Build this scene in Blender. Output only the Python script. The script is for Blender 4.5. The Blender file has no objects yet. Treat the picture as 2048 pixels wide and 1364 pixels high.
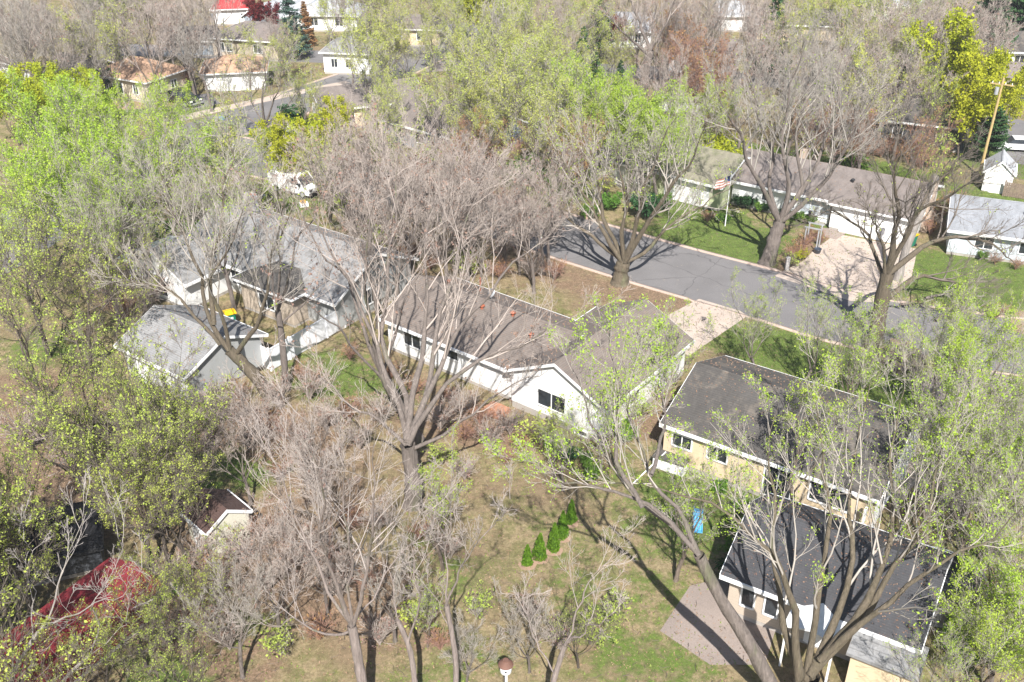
import bpy, math, random
import numpy as np
from mathutils import Vector

R = math.radians
rng = np.random.default_rng(7)
random.seed(7)
scene = bpy.context.scene
col = scene.collection

# ------------------------------------------------------------------ camera
CAM_H, TILT, LENS = 38.0, 30.0, 35.9
cam = bpy.data.objects.new('camera', bpy.data.cameras.new('camera'))
col.objects.link(cam)
cam.location = (0, 0, CAM_H)
cam.rotation_euler = (R(90 - TILT), 0, 0)
cam.data.lens = LENS
cam.data.sensor_width = 36
cam.data.clip_start = 0.5
cam.data.clip_end = 3000
scene.camera = cam

# ------------------------------------------------------------------ sky, sun, exposure
world = bpy.data.worlds.new('World')
scene.world = world
world.use_nodes = True
wn = world.node_tree
bg = wn.nodes['Background']
sky = wn.nodes.new('ShaderNodeTexSky')
sky.sky_type = 'NISHITA'
sky.sun_disc = False
SUN_EL, SUN_AZ = 46.0, 178.0           # azimuth clockwise from +Y, the sun stands behind the camera
sky.sun_elevation = R(SUN_EL)
sky.sun_rotation = R(SUN_AZ)
wn.links.new(sky.outputs[0], bg.inputs[0])
bg.inputs[1].default_value = 0.07
sun = bpy.data.objects.new('sun', bpy.data.lights.new('sun', 'SUN'))
col.objects.link(sun)
sun.data.energy = 5.0
sun.data.angle = R(0.5)
sun.data.color = (1.0, 0.965, 0.91)
sd = Vector((math.sin(R(SUN_AZ)) * math.cos(R(SUN_EL)), math.cos(R(SUN_AZ)) * math.cos(R(SUN_EL)), math.sin(R(SUN_EL))))
sun.rotation_euler = sd.to_track_quat('Z', 'Y').to_euler()
sun.location = sd * 100
vs = scene.view_settings
vs.view_transform = 'Standard'
vs.look = 'None'
vs.gamma = 1
vs.use_curve_mapping = False
vs.exposure = 0.94
scene.cycles.max_bounces = 5
scene.cycles.diffuse_bounces = 2
scene.cycles.transmission_bounces = 3

# ------------------------------------------------------------------ surveying: photograph pixels (2048 wide) to metres
FPX = LENS / 36 * 2048
_c, _s = math.cos(R(TILT)), math.sin(R(TILT))

def P(px, py, h=0.0):
    u = (px - 1024) / FPX; v = (py - 682) / FPX
    t = (CAM_H - h) / (_s + v * _c)
    return (u * t, (_c - v * _s) * t)

def Wp(px, py, Y):
    u = (px - 1024) / FPX; v = (py - 682) / FPX
    t = Y / (_c - v * _s)
    return (u * t, Y, CAM_H - (_s + v * _c) * t)

def to_px(x, y, z):
    d = y * _c + (CAM_H - z) * _s
    return (1024 + x / d * FPX, 682 + (-y * _s + (CAM_H - z) * _c) / d * FPX)

# ------------------------------------------------------------------ materials
MATS = {}
def nodes_mat(name):
    m = bpy.data.materials.new(name); m.use_nodes = True
    nt = m.node_tree; b = nt.nodes['Principled BSDF']
    return m, nt, b

def mixrgb(nt, a, b, fac, blend='MIX'):
    n = nt.nodes.new('ShaderNodeMix'); n.data_type = 'RGBA'; n.blend_type = blend
    for sock, val in ((n.inputs[6], a), (n.inputs[7], b), (n.inputs[0], fac)):
        if isinstance(val, bpy.types.NodeSocket): nt.links.new(val, sock)
        elif isinstance(val, (tuple, list)): sock.default_value = (*val[:3], 1)
        else: sock.default_value = val
    return n.outputs[2]

def noise(nt, scale, detail=4, vec=None, rough=0.6):
    n = nt.nodes.new('ShaderNodeTexNoise'); n.inputs['Scale'].default_value = scale
    n.inputs['Detail'].default_value = detail; n.inputs['Roughness'].default_value = rough
    if vec is not None: nt.links.new(vec, n.inputs['Vector'])
    return n.outputs[0]

def ramp(nt, fac, lo, hi):
    n = nt.nodes.new('ShaderNodeMapRange'); n.inputs[1].default_value = lo; n.inputs[2].default_value = hi
    nt.links.new(fac, n.inputs[0]); return n.outputs[0]

def coords(nt, kind='Object', scale=None):
    c = nt.nodes.new('ShaderNodeTexCoord')
    if scale is None: return c.outputs[kind]
    m = nt.nodes.new('ShaderNodeMapping'); m.inputs['Scale'].default_value = scale
    nt.links.new(c.outputs[kind], m.inputs[0]); return m.outputs[0]

def bump(nt, b, h, strength, dist):
    n = nt.nodes.new('ShaderNodeBump'); n.inputs['Strength'].default_value = strength; n.inputs['Distance'].default_value = dist
    nt.links.new(h, n.inputs['Height']); nt.links.new(n.outputs[0], b.inputs['Normal'])

def plain(name, colr, rough=0.7, var=0.15, scale=3.0, metal=0.0):
    if name in MATS: return MATS[name]
    m, nt, b = nodes_mat(name)
    v = coords(nt)
    f = ramp(nt, noise(nt, scale, 5, v), 0.3, 0.7)
    dark = tuple(c * (1 - var) for c in colr); light = tuple(min(1, c * (1 + var)) for c in colr)
    nt.links.new(mixrgb(nt, dark, light, f), b.inputs['Base Color'])
    b.inputs['Roughness'].default_value = rough; b.inputs['Metallic'].default_value = metal
    MATS[name] = m; return m

def siding(name, colr, pitch=0.12, dirt=0.12):
    if name in MATS: return MATS[name]
    m, nt, b = nodes_mat(name)
    v = coords(nt)
    sp = nt.nodes.new('ShaderNodeSeparateXYZ'); nt.links.new(v, sp.inputs[0])
    d = nt.nodes.new('ShaderNodeMath'); d.operation = 'DIVIDE'; d.inputs[1].default_value = pitch; nt.links.new(sp.outputs[2], d.inputs[0])
    fr = nt.nodes.new('ShaderNodeMath'); fr.operation = 'FRACT'; nt.links.new(d.outputs[0], fr.inputs[0])
    f = ramp(nt, noise(nt, 1.4, 6, coords(nt, 'Object', (1, 1, 0.4))), 0.35, 0.75)
    dark = tuple(c * (1 - dirt) for c in colr)
    base = mixrgb(nt, colr, dark, f)
    groove = ramp(nt, fr.outputs[0], 0.0, 0.14)
    base = mixrgb(nt, tuple(c * 0.72 for c in colr), base, groove)
    nt.links.new(base, b.inputs['Base Color'])
    b.inputs['Roughness'].default_value = 0.55
    bump(nt, b, fr.outputs[0], 0.5, 0.012)
    MATS[name] = m; return m

def shingle(name, colr, var=0.3, moss=None, debris=None):
    if name in MATS: return MATS[name]
    m, nt, b = nodes_mat(name)
    v = coords(nt)
    f1 = ramp(nt, noise(nt, 0.7, 5, v), 0.3, 0.7)
    f2 = ramp(nt, noise(nt, 9.0, 3, v), 0.3, 0.7)
    f3 = ramp(nt, noise(nt, 32.0, 2, v), 0.25, 0.75)
    dark = tuple(c * (1 - var) for c in colr); light = tuple(c * (1 + var) for c in colr)
    base = mixrgb(nt, dark, light, f1)
    base = mixrgb(nt, base, mixrgb(nt, dark, light, f2), 0.45)
    base = mixrgb(nt, base, mixrgb(nt, tuple(c * .55 for c in colr), tuple(c * 1.5 for c in colr), f3), 0.35)
    if moss:
        base = mixrgb(nt, base, moss, ramp(nt, noise(nt, 0.9, 7, v, 0.7), 0.52, 0.66))
    if debris:
        base = mixrgb(nt, base, debris, ramp(nt, noise(nt, 4.2, 7, v, 0.75), 0.60, 0.68))
    # shingle courses follow the height of the slope
    sp = nt.nodes.new('ShaderNodeSeparateXYZ'); nt.links.new(v, sp.inputs[0])
    d = nt.nodes.new('ShaderNodeMath'); d.operation = 'MULTIPLY'; d.inputs[1].default_value = 1 / 0.06; nt.links.new(sp.outputs[2], d.inputs[0])
    fr = nt.nodes.new('ShaderNodeMath'); fr.operation = 'FRACT'; nt.links.new(d.outputs[0], fr.inputs[0])
    base = mixrgb(nt, mixrgb(nt, base, (0, 0, 0), 0.22), base, ramp(nt, noise(nt, 2.2, 6, coords(nt, 'Object', (1, 0.35, 1)), 0.75), 0.38, 0.62))
    base = mixrgb(nt, mixrgb(nt, base, (0, 0, 0), 0.4), base, ramp(nt, fr.outputs[0], 0.0, 0.25))
    nt.links.new(base, b.inputs['Base Color']); b.inputs['Roughness'].default_value = 0.9
    bump(nt, b, f3, 0.4, 0.02)
    MATS[name] = m; return m

def bark(name, a, c2, scale=2.5, twig=False):
    if name in MATS: return MATS[name]
    m, nt, b = nodes_mat(name)
    v = coords(nt, 'Object', (1, 1, 0.35))
    f = ramp(nt, noise(nt, scale, 6, v, 0.7), 0.3, 0.7)
    oi = nt.nodes.new('ShaderNodeObjectInfo')
    base = mixrgb(nt, a, c2, f)
    base = mixrgb(nt, base, tuple(x * 0.75 for x in a), oi.outputs['Random'])
    if scale > 1.5: base = mixrgb(nt, base, (0.16, 0.17, 0.09), ramp(nt, noise(nt, 0.8, 4, v), 0.56, 0.72))
    nt.links.new(base, b.inputs['Base Color']); b.inputs['Roughness'].default_value = 0.9
    if scale < 1.5: MATS[name] = m; return m
    fur = ramp(nt, noise(nt, 9, 5, coords(nt, 'Object', (1, 1, 0.12)), 0.7), 0.35, 0.65)
    nt.links.new(mixrgb(nt, mixrgb(nt, base, (0.02, 0.015, 0.01), 0.45), base, fur), b.inputs['Base Color'])
    bump(nt, b, fur, 0.8, 0.05)
    MATS[name] = m; return m

def leafmat(name, a, c2, trans=0.4):
    if name in MATS: return MATS[name]
    m, nt, b = nodes_mat(name)
    v = coords(nt)
    f = ramp(nt, noise(nt, 0.55, 4, v), 0.35, 0.65)
    g = ramp(nt, noise(nt, 7.0, 2, v), 0.25, 0.75)
    base = mixrgb(nt, a, c2, f)
    base = mixrgb(nt, base, mixrgb(nt, tuple(x * 0.6 for x in a), tuple(x * 1.35 for x in c2), g), 0.5)
    oi = nt.nodes.new('ShaderNodeObjectInfo')
    hs = nt.nodes.new('ShaderNodeHueSaturation')
    mr = nt.nodes.new('ShaderNodeMapRange'); mr.inputs[3].default_value = 0.485; mr.inputs[4].default_value = 0.505
    nt.links.new(oi.outputs['Random'], mr.inputs[0]); nt.links.new(mr.outputs[0], hs.inputs['Hue'])
    nt.links.new(base, hs.inputs['Color'])
    nt.nodes.remove(b)
    df = nt.nodes.new('ShaderNodeBsdfDiffuse'); tr = nt.nodes.new('ShaderNodeBsdfTranslucent'); mx = nt.nodes.new('ShaderNodeMixShader')
    nt.links.new(hs.outputs[0], df.inputs[0]); nt.links.new(hs.outputs[0], tr.inputs[0])
    mx.inputs[0].default_value = trans
    nt.links.new(df.outputs[0], mx.inputs[1]); nt.links.new(tr.outputs[0], mx.inputs[2])
    nt.links.new(mx.outputs[0], nt.nodes['Material Output'].inputs[0])
    MATS[name] = m; return m

WHITE = siding('white_siding', (0.80, 0.80, 0.79), 0.13, 0.06)
TRIM = plain('white_trim', (0.78, 0.78, 0.78), 0.5, 0.05)
CREAM = siding('cream_siding', (0.66, 0.53, 0.36), 0.2, 0.12)
GREYS = siding('grey_siding', (0.40, 0.41, 0.41), 0.12, 0.15)
TANS = siding('tan_siding', (0.50, 0.42, 0.34), 0.2, 0.15)
GREENS = siding('pale_green_siding', (0.46, 0.50, 0.30), 0.14, 0.15)
BLUES = siding('blue_grey_siding', (0.34, 0.39, 0.45), 0.14, 0.15)
DARKS = siding('dark_siding', (0.06, 0.065, 0.075), 0.14, 0.2)
BRICK = plain('tan_brick', (0.42, 0.33, 0.26), 0.9, 0.25, 14)
CONC = plain('concrete', (0.36, 0.33, 0.30), 0.9, 0.12, 1.6)
GLASS = plain('dark_glass', (0.03, 0.035, 0.04), 0.08, 0.3)
METAL = plain('galvanised_metal', (0.45, 0.46, 0.48), 0.45, 0.1, metal=0.4)
BLACK = plain('black_plastic', (0.02, 0.02, 0.022), 0.5, 0.2)
RUST = plain('rusty_vent', (0.30, 0.09, 0.045), 0.8, 0.3)
WOODM = plain('weathered_wood', (0.20, 0.15, 0.115), 0.9, 0.3, 6)
R_BROWN = shingle('brown_grey_shingles', (0.19, 0.158, 0.138), 0.22, debris=(0.22, 0.13, 0.085))
R_DARK = shingle('charcoal_shingles', (0.085, 0.078, 0.072), 0.35, moss=(0.17, 0.145, 0.12))
R_GREY = shingle('grey_shingles', (0.27, 0.268, 0.27), 0.2, moss=(0.17, 0.165, 0.16), debris=(0.24, 0.19, 0.16))
R_PINK = shingle('mauve_brown_shingles', (0.21, 0.178, 0.162), 0.18, moss=(0.16, 0.135, 0.12))
R_TAN = shingle('tan_green_shingles', (0.25, 0.23, 0.17), 0.2, moss=(0.16, 0.17, 0.09))
R_ORANGE = shingle('orange_tan_shingles', (0.47, 0.30, 0.20), 0.16)
R_RED = shingle('dark_red_shingles', (0.20, 0.014, 0.024), 0.35, debris=(.12, .09, .06))
R_REDL = shingle('bright_red_shingles', (0.48, 0.05, 0.05), 0.2)
R_PALE = shingle('pale_grey_shingles', (0.42, 0.43, 0.45), 0.12)
R_SLATE = shingle('slate_shingles', (0.06, 0.06, 0.066), 0.25, debris=(0.25, 0.12, 0.07))
R_MAROON = shingle('red_brown_shingles', (0.085, 0.05, 0.042), 0.3)

BARK_G = bark('grey_bark', (0.27, 0.225, 0.20), (0.15, 0.125, 0.11))
BARK_M = bark('mossy_bark', (0.20, 0.16, 0.115), (0.10, 0.085, 0.05))
BARK_T = bark('tan_bark', (0.28, 0.22, 0.175), (0.16, 0.125, 0.10))
BARK_D = bark('dark_bark', (0.15, 0.12, 0.095), (0.08, 0.065, 0.055))
BARK_W = bark('pale_bark', (0.52, 0.47, 0.43), (0.36, 0.32, 0.29))
TWIG_P = bark('pinkish_twigs', (0.47, 0.40, 0.355), (0.35, 0.295, 0.26), 1.0)
TWIG_G = bark('grey_twigs', (0.43, 0.39, 0.345), (0.32, 0.285, 0.25), 1.0)
TWIG_D = bark('dark_twigs', (0.22, 0.185, 0.155), (0.14, 0.115, 0.095), 1.0)
BARK_S = bark('smooth_pinkish_bark', (0.40, 0.33, 0.30), (0.27, 0.22, 0.20), 1.6)
TWIG_L = bark('light_twigs', (0.46, 0.40, 0.365), (0.34, 0.29, 0.265), 1.0)
TWIG_W = bark('pale_twigs', (0.46, 0.42, 0.39), (0.36, 0.32, 0.30), 1.0)
TWIG_R = bark('reddish_twigs', (0.38, 0.22, 0.165), (0.28, 0.165, 0.13), 1.0)
L_LIME = leafmat('lime_leaves', (0.33, 0.50, 0.05), (0.43, 0.57, 0.095))
L_BRIGHT = leafmat('bright_yellow_green_leaves', (0.38, 0.44, 0.025), (0.44, 0.48, 0.05))
L_BUD = leafmat('yellow_green_buds', (0.36, 0.48, 0.08), (0.50, 0.58, 0.14))
L_PALE = leafmat('pale_olive_leaves', (0.42, 0.50, 0.11), (0.49, 0.53, 0.15))
L_ORANGE = leafmat('orange_buds', (0.36, 0.20, 0.09), (0.38, 0.26, 0.12))
L_RED = leafmat('dark_red_leaves', (0.20, 0.035, 0.04), (0.16, 0.03, 0.03))
L_PINK = leafmat('red_brown_buds', (0.34, 0.22, 0.175), (0.38, 0.26, 0.21))
L_CON = leafmat('conifer_needles', (0.035, 0.085, 0.03), (0.05, 0.11, 0.045), 0.15)
L_BLUE = leafmat('blue_green_needles', (0.06, 0.11, 0.085), (0.09, 0.15, 0.12), 0.15)
L_ARB = leafmat('vivid_green_scales', (0.06, 0.17, 0.015), (0.15, 0.28, 0.03), 0.2)
L_SHR = leafmat('mid_green_leaves', (0.09, 0.19, 0.03), (0.14, 0.26, 0.05), 0.3)
L_FALL = leafmat('fallen_leaves', (0.22, 0.13, 0.08), (0.36, 0.26, 0.17), 0.1)
L_GRASS = leafmat('grass_blades', (0.16, 0.25, 0.05), (0.26, 0.31, 0.09), 0.3)

# ------------------------------------------------------------------ mesh helpers
def np_mesh(name, v, f, mat, smooth=False):
    """v (N,3), f (M,k) array of equal-sized faces"""
    me = bpy.data.meshes.new(name)
    v = np.ascontiguousarray(v, dtype=np.float32); f = np.ascontiguousarray(f, dtype=np.int32)
    k = f.shape[1]
    me.vertices.add(len(v)); me.vertices.foreach_set('co', v.ravel())
    me.loops.add(f.size); me.loops.foreach_set('vertex_index', f.ravel())
    me.polygons.add(len(f)); me.polygons.foreach_set('loop_start', np.arange(0, f.size, k, dtype=np.int32))
    if smooth: me.polygons.foreach_set('use_smooth', np.ones(len(f), dtype=bool))
    me.update(calc_edges=True)
    me.materials.append(mat)
    return me

def link(name, me, parent=None):
    o = bpy.data.objects.new(name, me); col.objects.link(o)
    if parent is not None: o.parent = parent
    return o

def tag(o, label=None, cat=None, group=None, kind=None):
    if label: o['label'] = label
    if cat: o['category'] = cat
    if group: o['group'] = group
    if kind: o['kind'] = kind
    return o

def thing(name, label, cat, loc=(0, 0, 0), rz=0.0, group=None):
    o = bpy.data.objects.new(name, None); col.objects.link(o)
    o.location = loc; o.rotation_euler = (0, 0, rz); o.empty_display_size = 0.5
    return tag(o, label, cat, group)

class MB:
    """collects shapes, builds ONE mesh object; xf maps a local point to the parent's frame"""
    def __init__(self, xf=None): self.v = []; self.f = []; self.xf = xf
    def add(self, vs_, fs_):
        n = len(self.v); self.v += [tuple(p) for p in vs_]; self.f += [tuple(i + n for i in f) for f in fs_]; return self
    def box(self, x0, x1, y0, y1, z0, z1):
        vs_ = [(x, y, z) for z in (z0, z1) for y in (y0, y1) for x in (x0, x1)]
        return self.add(vs_, [(0, 2, 3, 1), (4, 5, 7, 6), (0, 1, 5, 4), (2, 6, 7, 3), (0, 4, 6, 2), (1, 3, 7, 5)])
    def prism(self, prof, a0, a1, axis='x'):
        """prof: closed outline in the (y,z) plane (axis x), (x,z) (axis y) or (x,y) (axis z)"""
        n = len(prof); vs_ = []
        for a in (a0, a1):
            for p, q in prof:
                vs_.append((a, p, q) if axis == 'x' else (p, a, q) if axis == 'y' else (p, q, a))
        fs_ = [tuple(range(n))[::-1], tuple(range(n, 2 * n))] + [(i, (i + 1) % n, n + (i + 1) % n, n + i) for i in range(n)]
        return self.add(vs_, fs_)
    def tube(self, a, b, r0, r1=None, n=8):
        r1 = r0 if r1 is None else r1
        a, b = Vector(a), Vector(b); d = (b - a).normalized()
        x = d.orthogonal().normalized(); y = d.cross(x); vs_ = []
        for p, r in ((a, r0), (b, r1)):
            for i in range(n):
                t = 2 * math.pi * i / n; vs_.append(p + x * (r * math.cos(t)) + y * (r * math.sin(t)))
        return self.add(vs_, [tuple(range(n))[::-1], tuple(range(n, 2 * n))] + [(i, (i + 1) % n, n + (i + 1) % n, n + i) for i in range(n)])
    def lathe(self, prof, n=16, cx=0, cy=0):
        vs_ = []; fs_ = []
        for r, z in prof:
            for i in range(n):
                t = 2 * math.pi * i / n; vs_.append((cx + r * math.cos(t), cy + r * math.sin(t), z))
        for k in range(len(prof) - 1):
            for i in range(n):
                j = (i + 1) % n; fs_.append((k * n + i, k * n + j, (k + 1) * n + j, (k + 1) * n + i))
        fs_.append(tuple(range(n))[::-1]); fs_.append(tuple(range((len(prof) - 1) * n, len(prof) * n)))
        return self.add(vs_, fs_)
    def build(self, name, mat, parent=None, smooth=False):
        me = bpy.data.meshes.new(name)
        v = [self.xf(p) for p in self.v] if self.xf else self.v
        me.from_pydata(v, [], self.f); me.materials.append(mat)
        if smooth: me.polygons.foreach_set('use_smooth', [True] * len(me.polygons))
        me.update(); return link(name, me, parent)

def frame(cx, cy, rot):
    c, s = math.cos(rot), math.sin(rot)
    return lambda p: (cx + p[0] * c - p[1] * s, cy + p[0] * s + p[1] * c, p[2])

# ------------------------------------------------------------------ ground
LAWNS = []
      # (x, y, rx, ry, rot, greenness)  real patches of lawn
def lawn(px, py, rx, ry, g=1.0, rot=-0.6):
    x, y = P(px, py); LAWNS.append((x, y, rx, ry, rot, g))
lawn(1470, 490, 9, 5.5, 1.0); lawn(1400, 430, 6, 4, .9); lawn(1640, 440, 6, 3, .8)
lawn(1950, 560, 8, 6, 1.0, -.3); lawn(2040, 420, 10, 6, .9); lawn(2040, 560, 6, 6, 1.0)
lawn(560, 270, 7, 5, 1.0); lawn(500, 280, 5, 3, .9); lawn(300, 215, 7, 3, .9, .3); lawn(360, 225, 6, 3, .7, .3)
lawn(880, 92, 8, 5, 1.0); lawn(1100, 370, 7, 4, .9); lawn(1180, 330, 8, 3, .6); lawn(1480, 300, 8, 3, .9)
lawn(1620, 350, 8, 4, .8); lawn(1720, 330, 10, 3, .8); lawn(1560, 700, 6, 4, .85); lawn(1680, 740, 8, 4, .9)
lawn(1760, 780, 6, 3, .9); lawn(450, 920, 5, 4, .9); lawn(680, 760, 6, 3.5, .7); lawn(810, 800, 1.6, 1.6, 1.0)
lawn(400, 1310, 3.5, 4, .85); lawn(540, 1330, 3, 2, .4); lawn(1400, 1010, 5, 5, .7); lawn(1450, 930, 6, 3, .7)
lawn(1250, 1210, 7, 5, .45); lawn(930, 1130, 6, 3.5, .45); lawn(1350, 1080, 4, 3, .5); lawn(850, 1300, 4, 3, .5)
lawn(1300, 1330, 5, 2.5, .6); lawn(950, 460, 7, 3, .35); lawn(840, 500, 5, 3, .4); lawn(560, 400, 8, 4, .6)
lawn(480, 440, 5, 3, .6); lawn(300, 780, 5, 4, .5); lawn(90, 700, 4, 3, .6); lawn(650, 430, 5, 3, .4)
lawn(1220, 650, 0.1, 0.1, 0); lawn(1200, 930, 4, 3, .4); lawn(1980, 1200, 6, 5, .6); lawn(1900, 800, 5, 4, .4)
lawn(500, 130, 10, 5, .5); lawn(1500, 180, 12, 6, .4); lawn(900, 300, 8, 4, .4); lawn(100, 400, 12, 10, .4)
lawn(1750, 130, 14, 8, .5); lawn(2040, 320, 9, 6, .9); lawn(1250, 100, 12, 5, .4); lawn(1150, 1050, 6, 4, .3)
BROWNS = []     # beds of fallen leaves and bare soil
def bed(px, py, rx, ry, g=1.0, rot=-0.6):
    x, y = P(px, py); BROWNS.append((x, y, rx, ry, rot, g))
bed(1310, 595, 3.5, 2.5); bed(600, 850, 5, 3, .6); bed(680, 1180, 6, 3.5, .9); bed(500, 1150, 4, 3, .7); bed(330, 1230, 5, 3, .8)
bed(900, 840, 6, 3, .7); bed(1000, 860, 4, 2, .8); bed(1080, 500, 8, 5, .6); bed(1150, 560, 7, 3, .7); bed(1600, 520, 2, 4, .9)
bed(1800, 700, 3, 2.5, .9); bed(800, 1010, 5, 3, .4); bed(60, 800, 6, 5, .7); bed(130, 1000, 6, 6, .7); bed(880, 360, 6, 3, .8)
bed(560, 1060, 4, 3, .8); bed(1320, 780, 2, 5, .5, .6); bed(300, 560, 6, 5, .6); bed(1700, 520, .1, .1, 0); bed(1200, 470, 5, 3, .5)
bed(1700, 200, 14, 7, .6); bed(1400, 230, 7, 4, .8); bed(480, 1330, 3, 3, .7); bed(1050, 420, 8, 4, .6)

bed(560, 870, 6, 3, .9); bed(880, 950, 5, 3, .55); bed(760, 1250, 5, 3, .6); bed(1010, 1150, 2, 3, .45); bed(1100, 1280, 3, 2, .45); bed(650, 1000, 5, 4, .7); bed(450, 1050, 5, 4, .7); bed(1380, 880, 2, 1.2, .7); bed(360, 860, 5, 4, .8); bed(760, 830, 5, 2.5, .6); bed(960, 540, 8, 3, .5); bed(840, 470, 8, 3, .5); bed(200, 900, 9, 6, .9); bed(60, 1000, 8, 6, .9); bed(1300, 850, 2.5, 2.5, .8); bed(1150, 1010, 3, 1.5, .5); bed(960, 1080, 3, 2, .5); bed(1000, 1250, 4, 1.5, .5); bed(1230, 1120, 2, 3, .4)
def zone(X, Y, zs):
    out = np.zeros_like(X)
    for x, y, rx, ry, r, g in zs:
        c, s = math.cos(r), math.sin(r)
        u = ((X - x) * c + (Y - y) * s) / rx; v = (-(X - x) * s + (Y - y) * c) / ry
        out = np.maximum(out, g * np.clip(1.6 - 1.1 * np.sqrt(u * u + v * v), 0, 1))
    return out

gx = np.concatenate([[-2500, -1200, -500, -250], np.arange(-150, 150.1, 0.8), [250, 500, 1200, 2500]])
gy = np.concatenate([[-400, -100, -20], np.arange(10, 260.1, 0.8), [340, 600, 1200, 2800]])
GX, GY = np.meshgrid(gx, gy)
nx, ny = len(gx), len(gy)
ii, jj = np.meshgrid(np.arange(nx - 1), np.arange(ny - 1))
a = (jj * nx + ii).ravel()
gf = np.stack([a, a + 1, a + nx + 1, a + nx], 1)
gv = np.stack([GX.ravel(), GY.ravel(), np.zeros(GX.size)], 1)
gm, nt, b = nodes_mat('lawn_and_leaf_litter')
v = coords(nt)
at = nt.nodes.new('ShaderNodeAttribute'); at.attribute_name = 'lawn'
at2 = nt.nodes.new('ShaderNodeAttribute'); at2.attribute_name = 'bed'
big = noise(nt, 0.16, 5, v); mid = noise(nt, 0.9, 6, v, 0.7); fine = noise(nt, 7.0, 5, v, 0.75); tiny = noise(nt, 28.0, 3, v, 0.7)
straw = mixrgb(nt, (0.21, 0.165, 0.085), (0.42, 0.335, 0.205), ramp(nt, fine, 0.3, 0.7))
olive = mixrgb(nt, (0.11, 0.125, 0.04), (0.23, 0.225, 0.085), ramp(nt, fine, 0.3, 0.7))
dry = mixrgb(nt, straw, olive, ramp(nt, mid, 0.44, 0.60))
dry = mixrgb(nt, dry, mixrgb(nt, (0.14, 0.10, 0.06), (0.36, 0.26, 0.17), ramp(nt, tiny, 0.3, 0.7)), ramp(nt, big, 0.50, 0.66))
green = mixrgb(nt, (0.07, 0.13, 0.02), (0.14, 0.215, 0.04), ramp(nt, mid, 0.35, 0.65))
green = mixrgb(nt, green, (0.25, 0.235, 0.10), ramp(nt, fine, 0.50, 0.72))
m1 = nt.nodes.new('ShaderNodeMath'); m1.operation = 'ADD'; nt.links.new(at.outputs['Fac'], m1.inputs[0])
m0 = nt.nodes.new('ShaderNodeMath'); m0.operation = 'MULTIPLY_ADD'; nt.links.new(mid, m0.inputs[0]); m0.inputs[1].default_value = 1.6; m0.inputs[2].default_value = -0.8
nt.links.new(m0.outputs[0], m1.inputs[1])
gcol = mixrgb(nt, dry, green, ramp(nt, m1.outputs[0], 0.35, 0.65))
brown = mixrgb(nt, (0.13, 0.085, 0.055), (0.36, 0.25, 0.17), ramp(nt, fine, 0.32, 0.68))
brown = mixrgb(nt, brown, (0.46, 0.35, 0.25), ramp(nt, tiny, 0.58, 0.75))
m2 = nt.nodes.new('ShaderNodeMath'); m2.operation = 'ADD'; nt.links.new(at2.outputs['Fac'], m2.inputs[0]); nt.links.new(m0.outputs[0], m2.inputs[1])
gcol = mixrgb(nt, gcol, brown, ramp(nt, m2.outputs[0], 0.4, 0.7))
worn = ramp(nt, noise(nt, 2.6, 7, v, 0.8), 0.30, 0.60)
gcol = mixrgb(nt, mixrgb(nt, gcol, (0.06, 0.05, 0.03), 0.7), gcol, worn)
gcol = mixrgb(nt, gcol, (0.50, 0.42, 0.28), ramp(nt, noise(nt, 45, 2, v, 0.6), 0.62, 0.72))
nt.links.new(gcol, b.inputs['Base Color']); b.inputs['Roughness'].default_value = 1.0
b.inputs['Specular IOR Level'].default_value = 0.1
bump(nt, b, tiny, 0.8, 0.06)
gme = np_mesh('ground', gv, gf, gm)
for nm, zs in (('lawn', LAWNS), ('bed', BROWNS)):
    A = gme.attributes.new(nm, 'FLOAT', 'POINT'); A.data.foreach_set('value', zone(GX, GY, zs).ravel().astype(np.float32))
tag(link('ground', gme), kind='structure')

def asphalt(name, colr, crack=True):
    m, nt, b = nodes_mat(name)
    v = coords(nt)
    f = ramp(nt, noise(nt, 0.35, 6, v), 0.3, 0.7); g = ramp(nt, noise(nt, 14, 3, v), 0.25, 0.75)
    base = mixrgb(nt, tuple(c * .82 for c in colr), tuple(c * 1.18 for c in colr), f)
    base = mixrgb(nt, base, mixrgb(nt, tuple(c * .6 for c in colr), tuple(c * 1.4 for c in colr), g), 0.4)
    if crack:
        vo = nt.nodes.new('ShaderNodeTexVoronoi'); vo.feature = 'DISTANCE_TO_EDGE'; vo.inputs['Scale'].default_value = 0.22
        w = nt.nodes.new('ShaderNodeVectorMath'); w.operation = 'ADD'
        nn = nt.nodes.new('ShaderNodeTexNoise'); nn.inputs['Scale'].default_value = 0.7; nt.links.new(v, nn.inputs['Vector'])
        nt.links.new(v, w.inputs[0]); nt.links.new(nn.outputs['Color'], w.inputs[1]); nt.links.new(w.outputs[0], vo.inputs['Vector'])
        base = mixrgb(nt, tuple(c * .55 for c in colr), base, ramp(nt, vo.outputs['Distance'], 0.0, 0.012))
        base = mixrgb(nt, base, (0.30, 0.25, 0.20), ramp(nt, noise(nt, 1.8, 7, v, 0.8), 0.60, 0.70))
    nt.links.new(base, b.inputs['Base Color']); b.inputs['Roughness'].default_value = 0.9
    bump(nt, b, g, 0.3, 0.01)
    return m
ASPH = asphalt('asphalt', (0.16, 0.152, 0.152))
CONCRETE = asphalt('driveway_concrete', (0.43, 0.355, 0.30), False)
PINKCON = asphalt('aggregate_concrete', (0.25, 0.205, 0.18), False)
BROWNDR = asphalt('worn_brown_drive', (0.22, 0.185, 0.17), True)
DIRT = asphalt('bare_soil', (0.30, 0.20, 0.14), False)
KERB = asphalt('kerb_concrete', (0.40, 0.31, 0.26), False)

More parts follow.
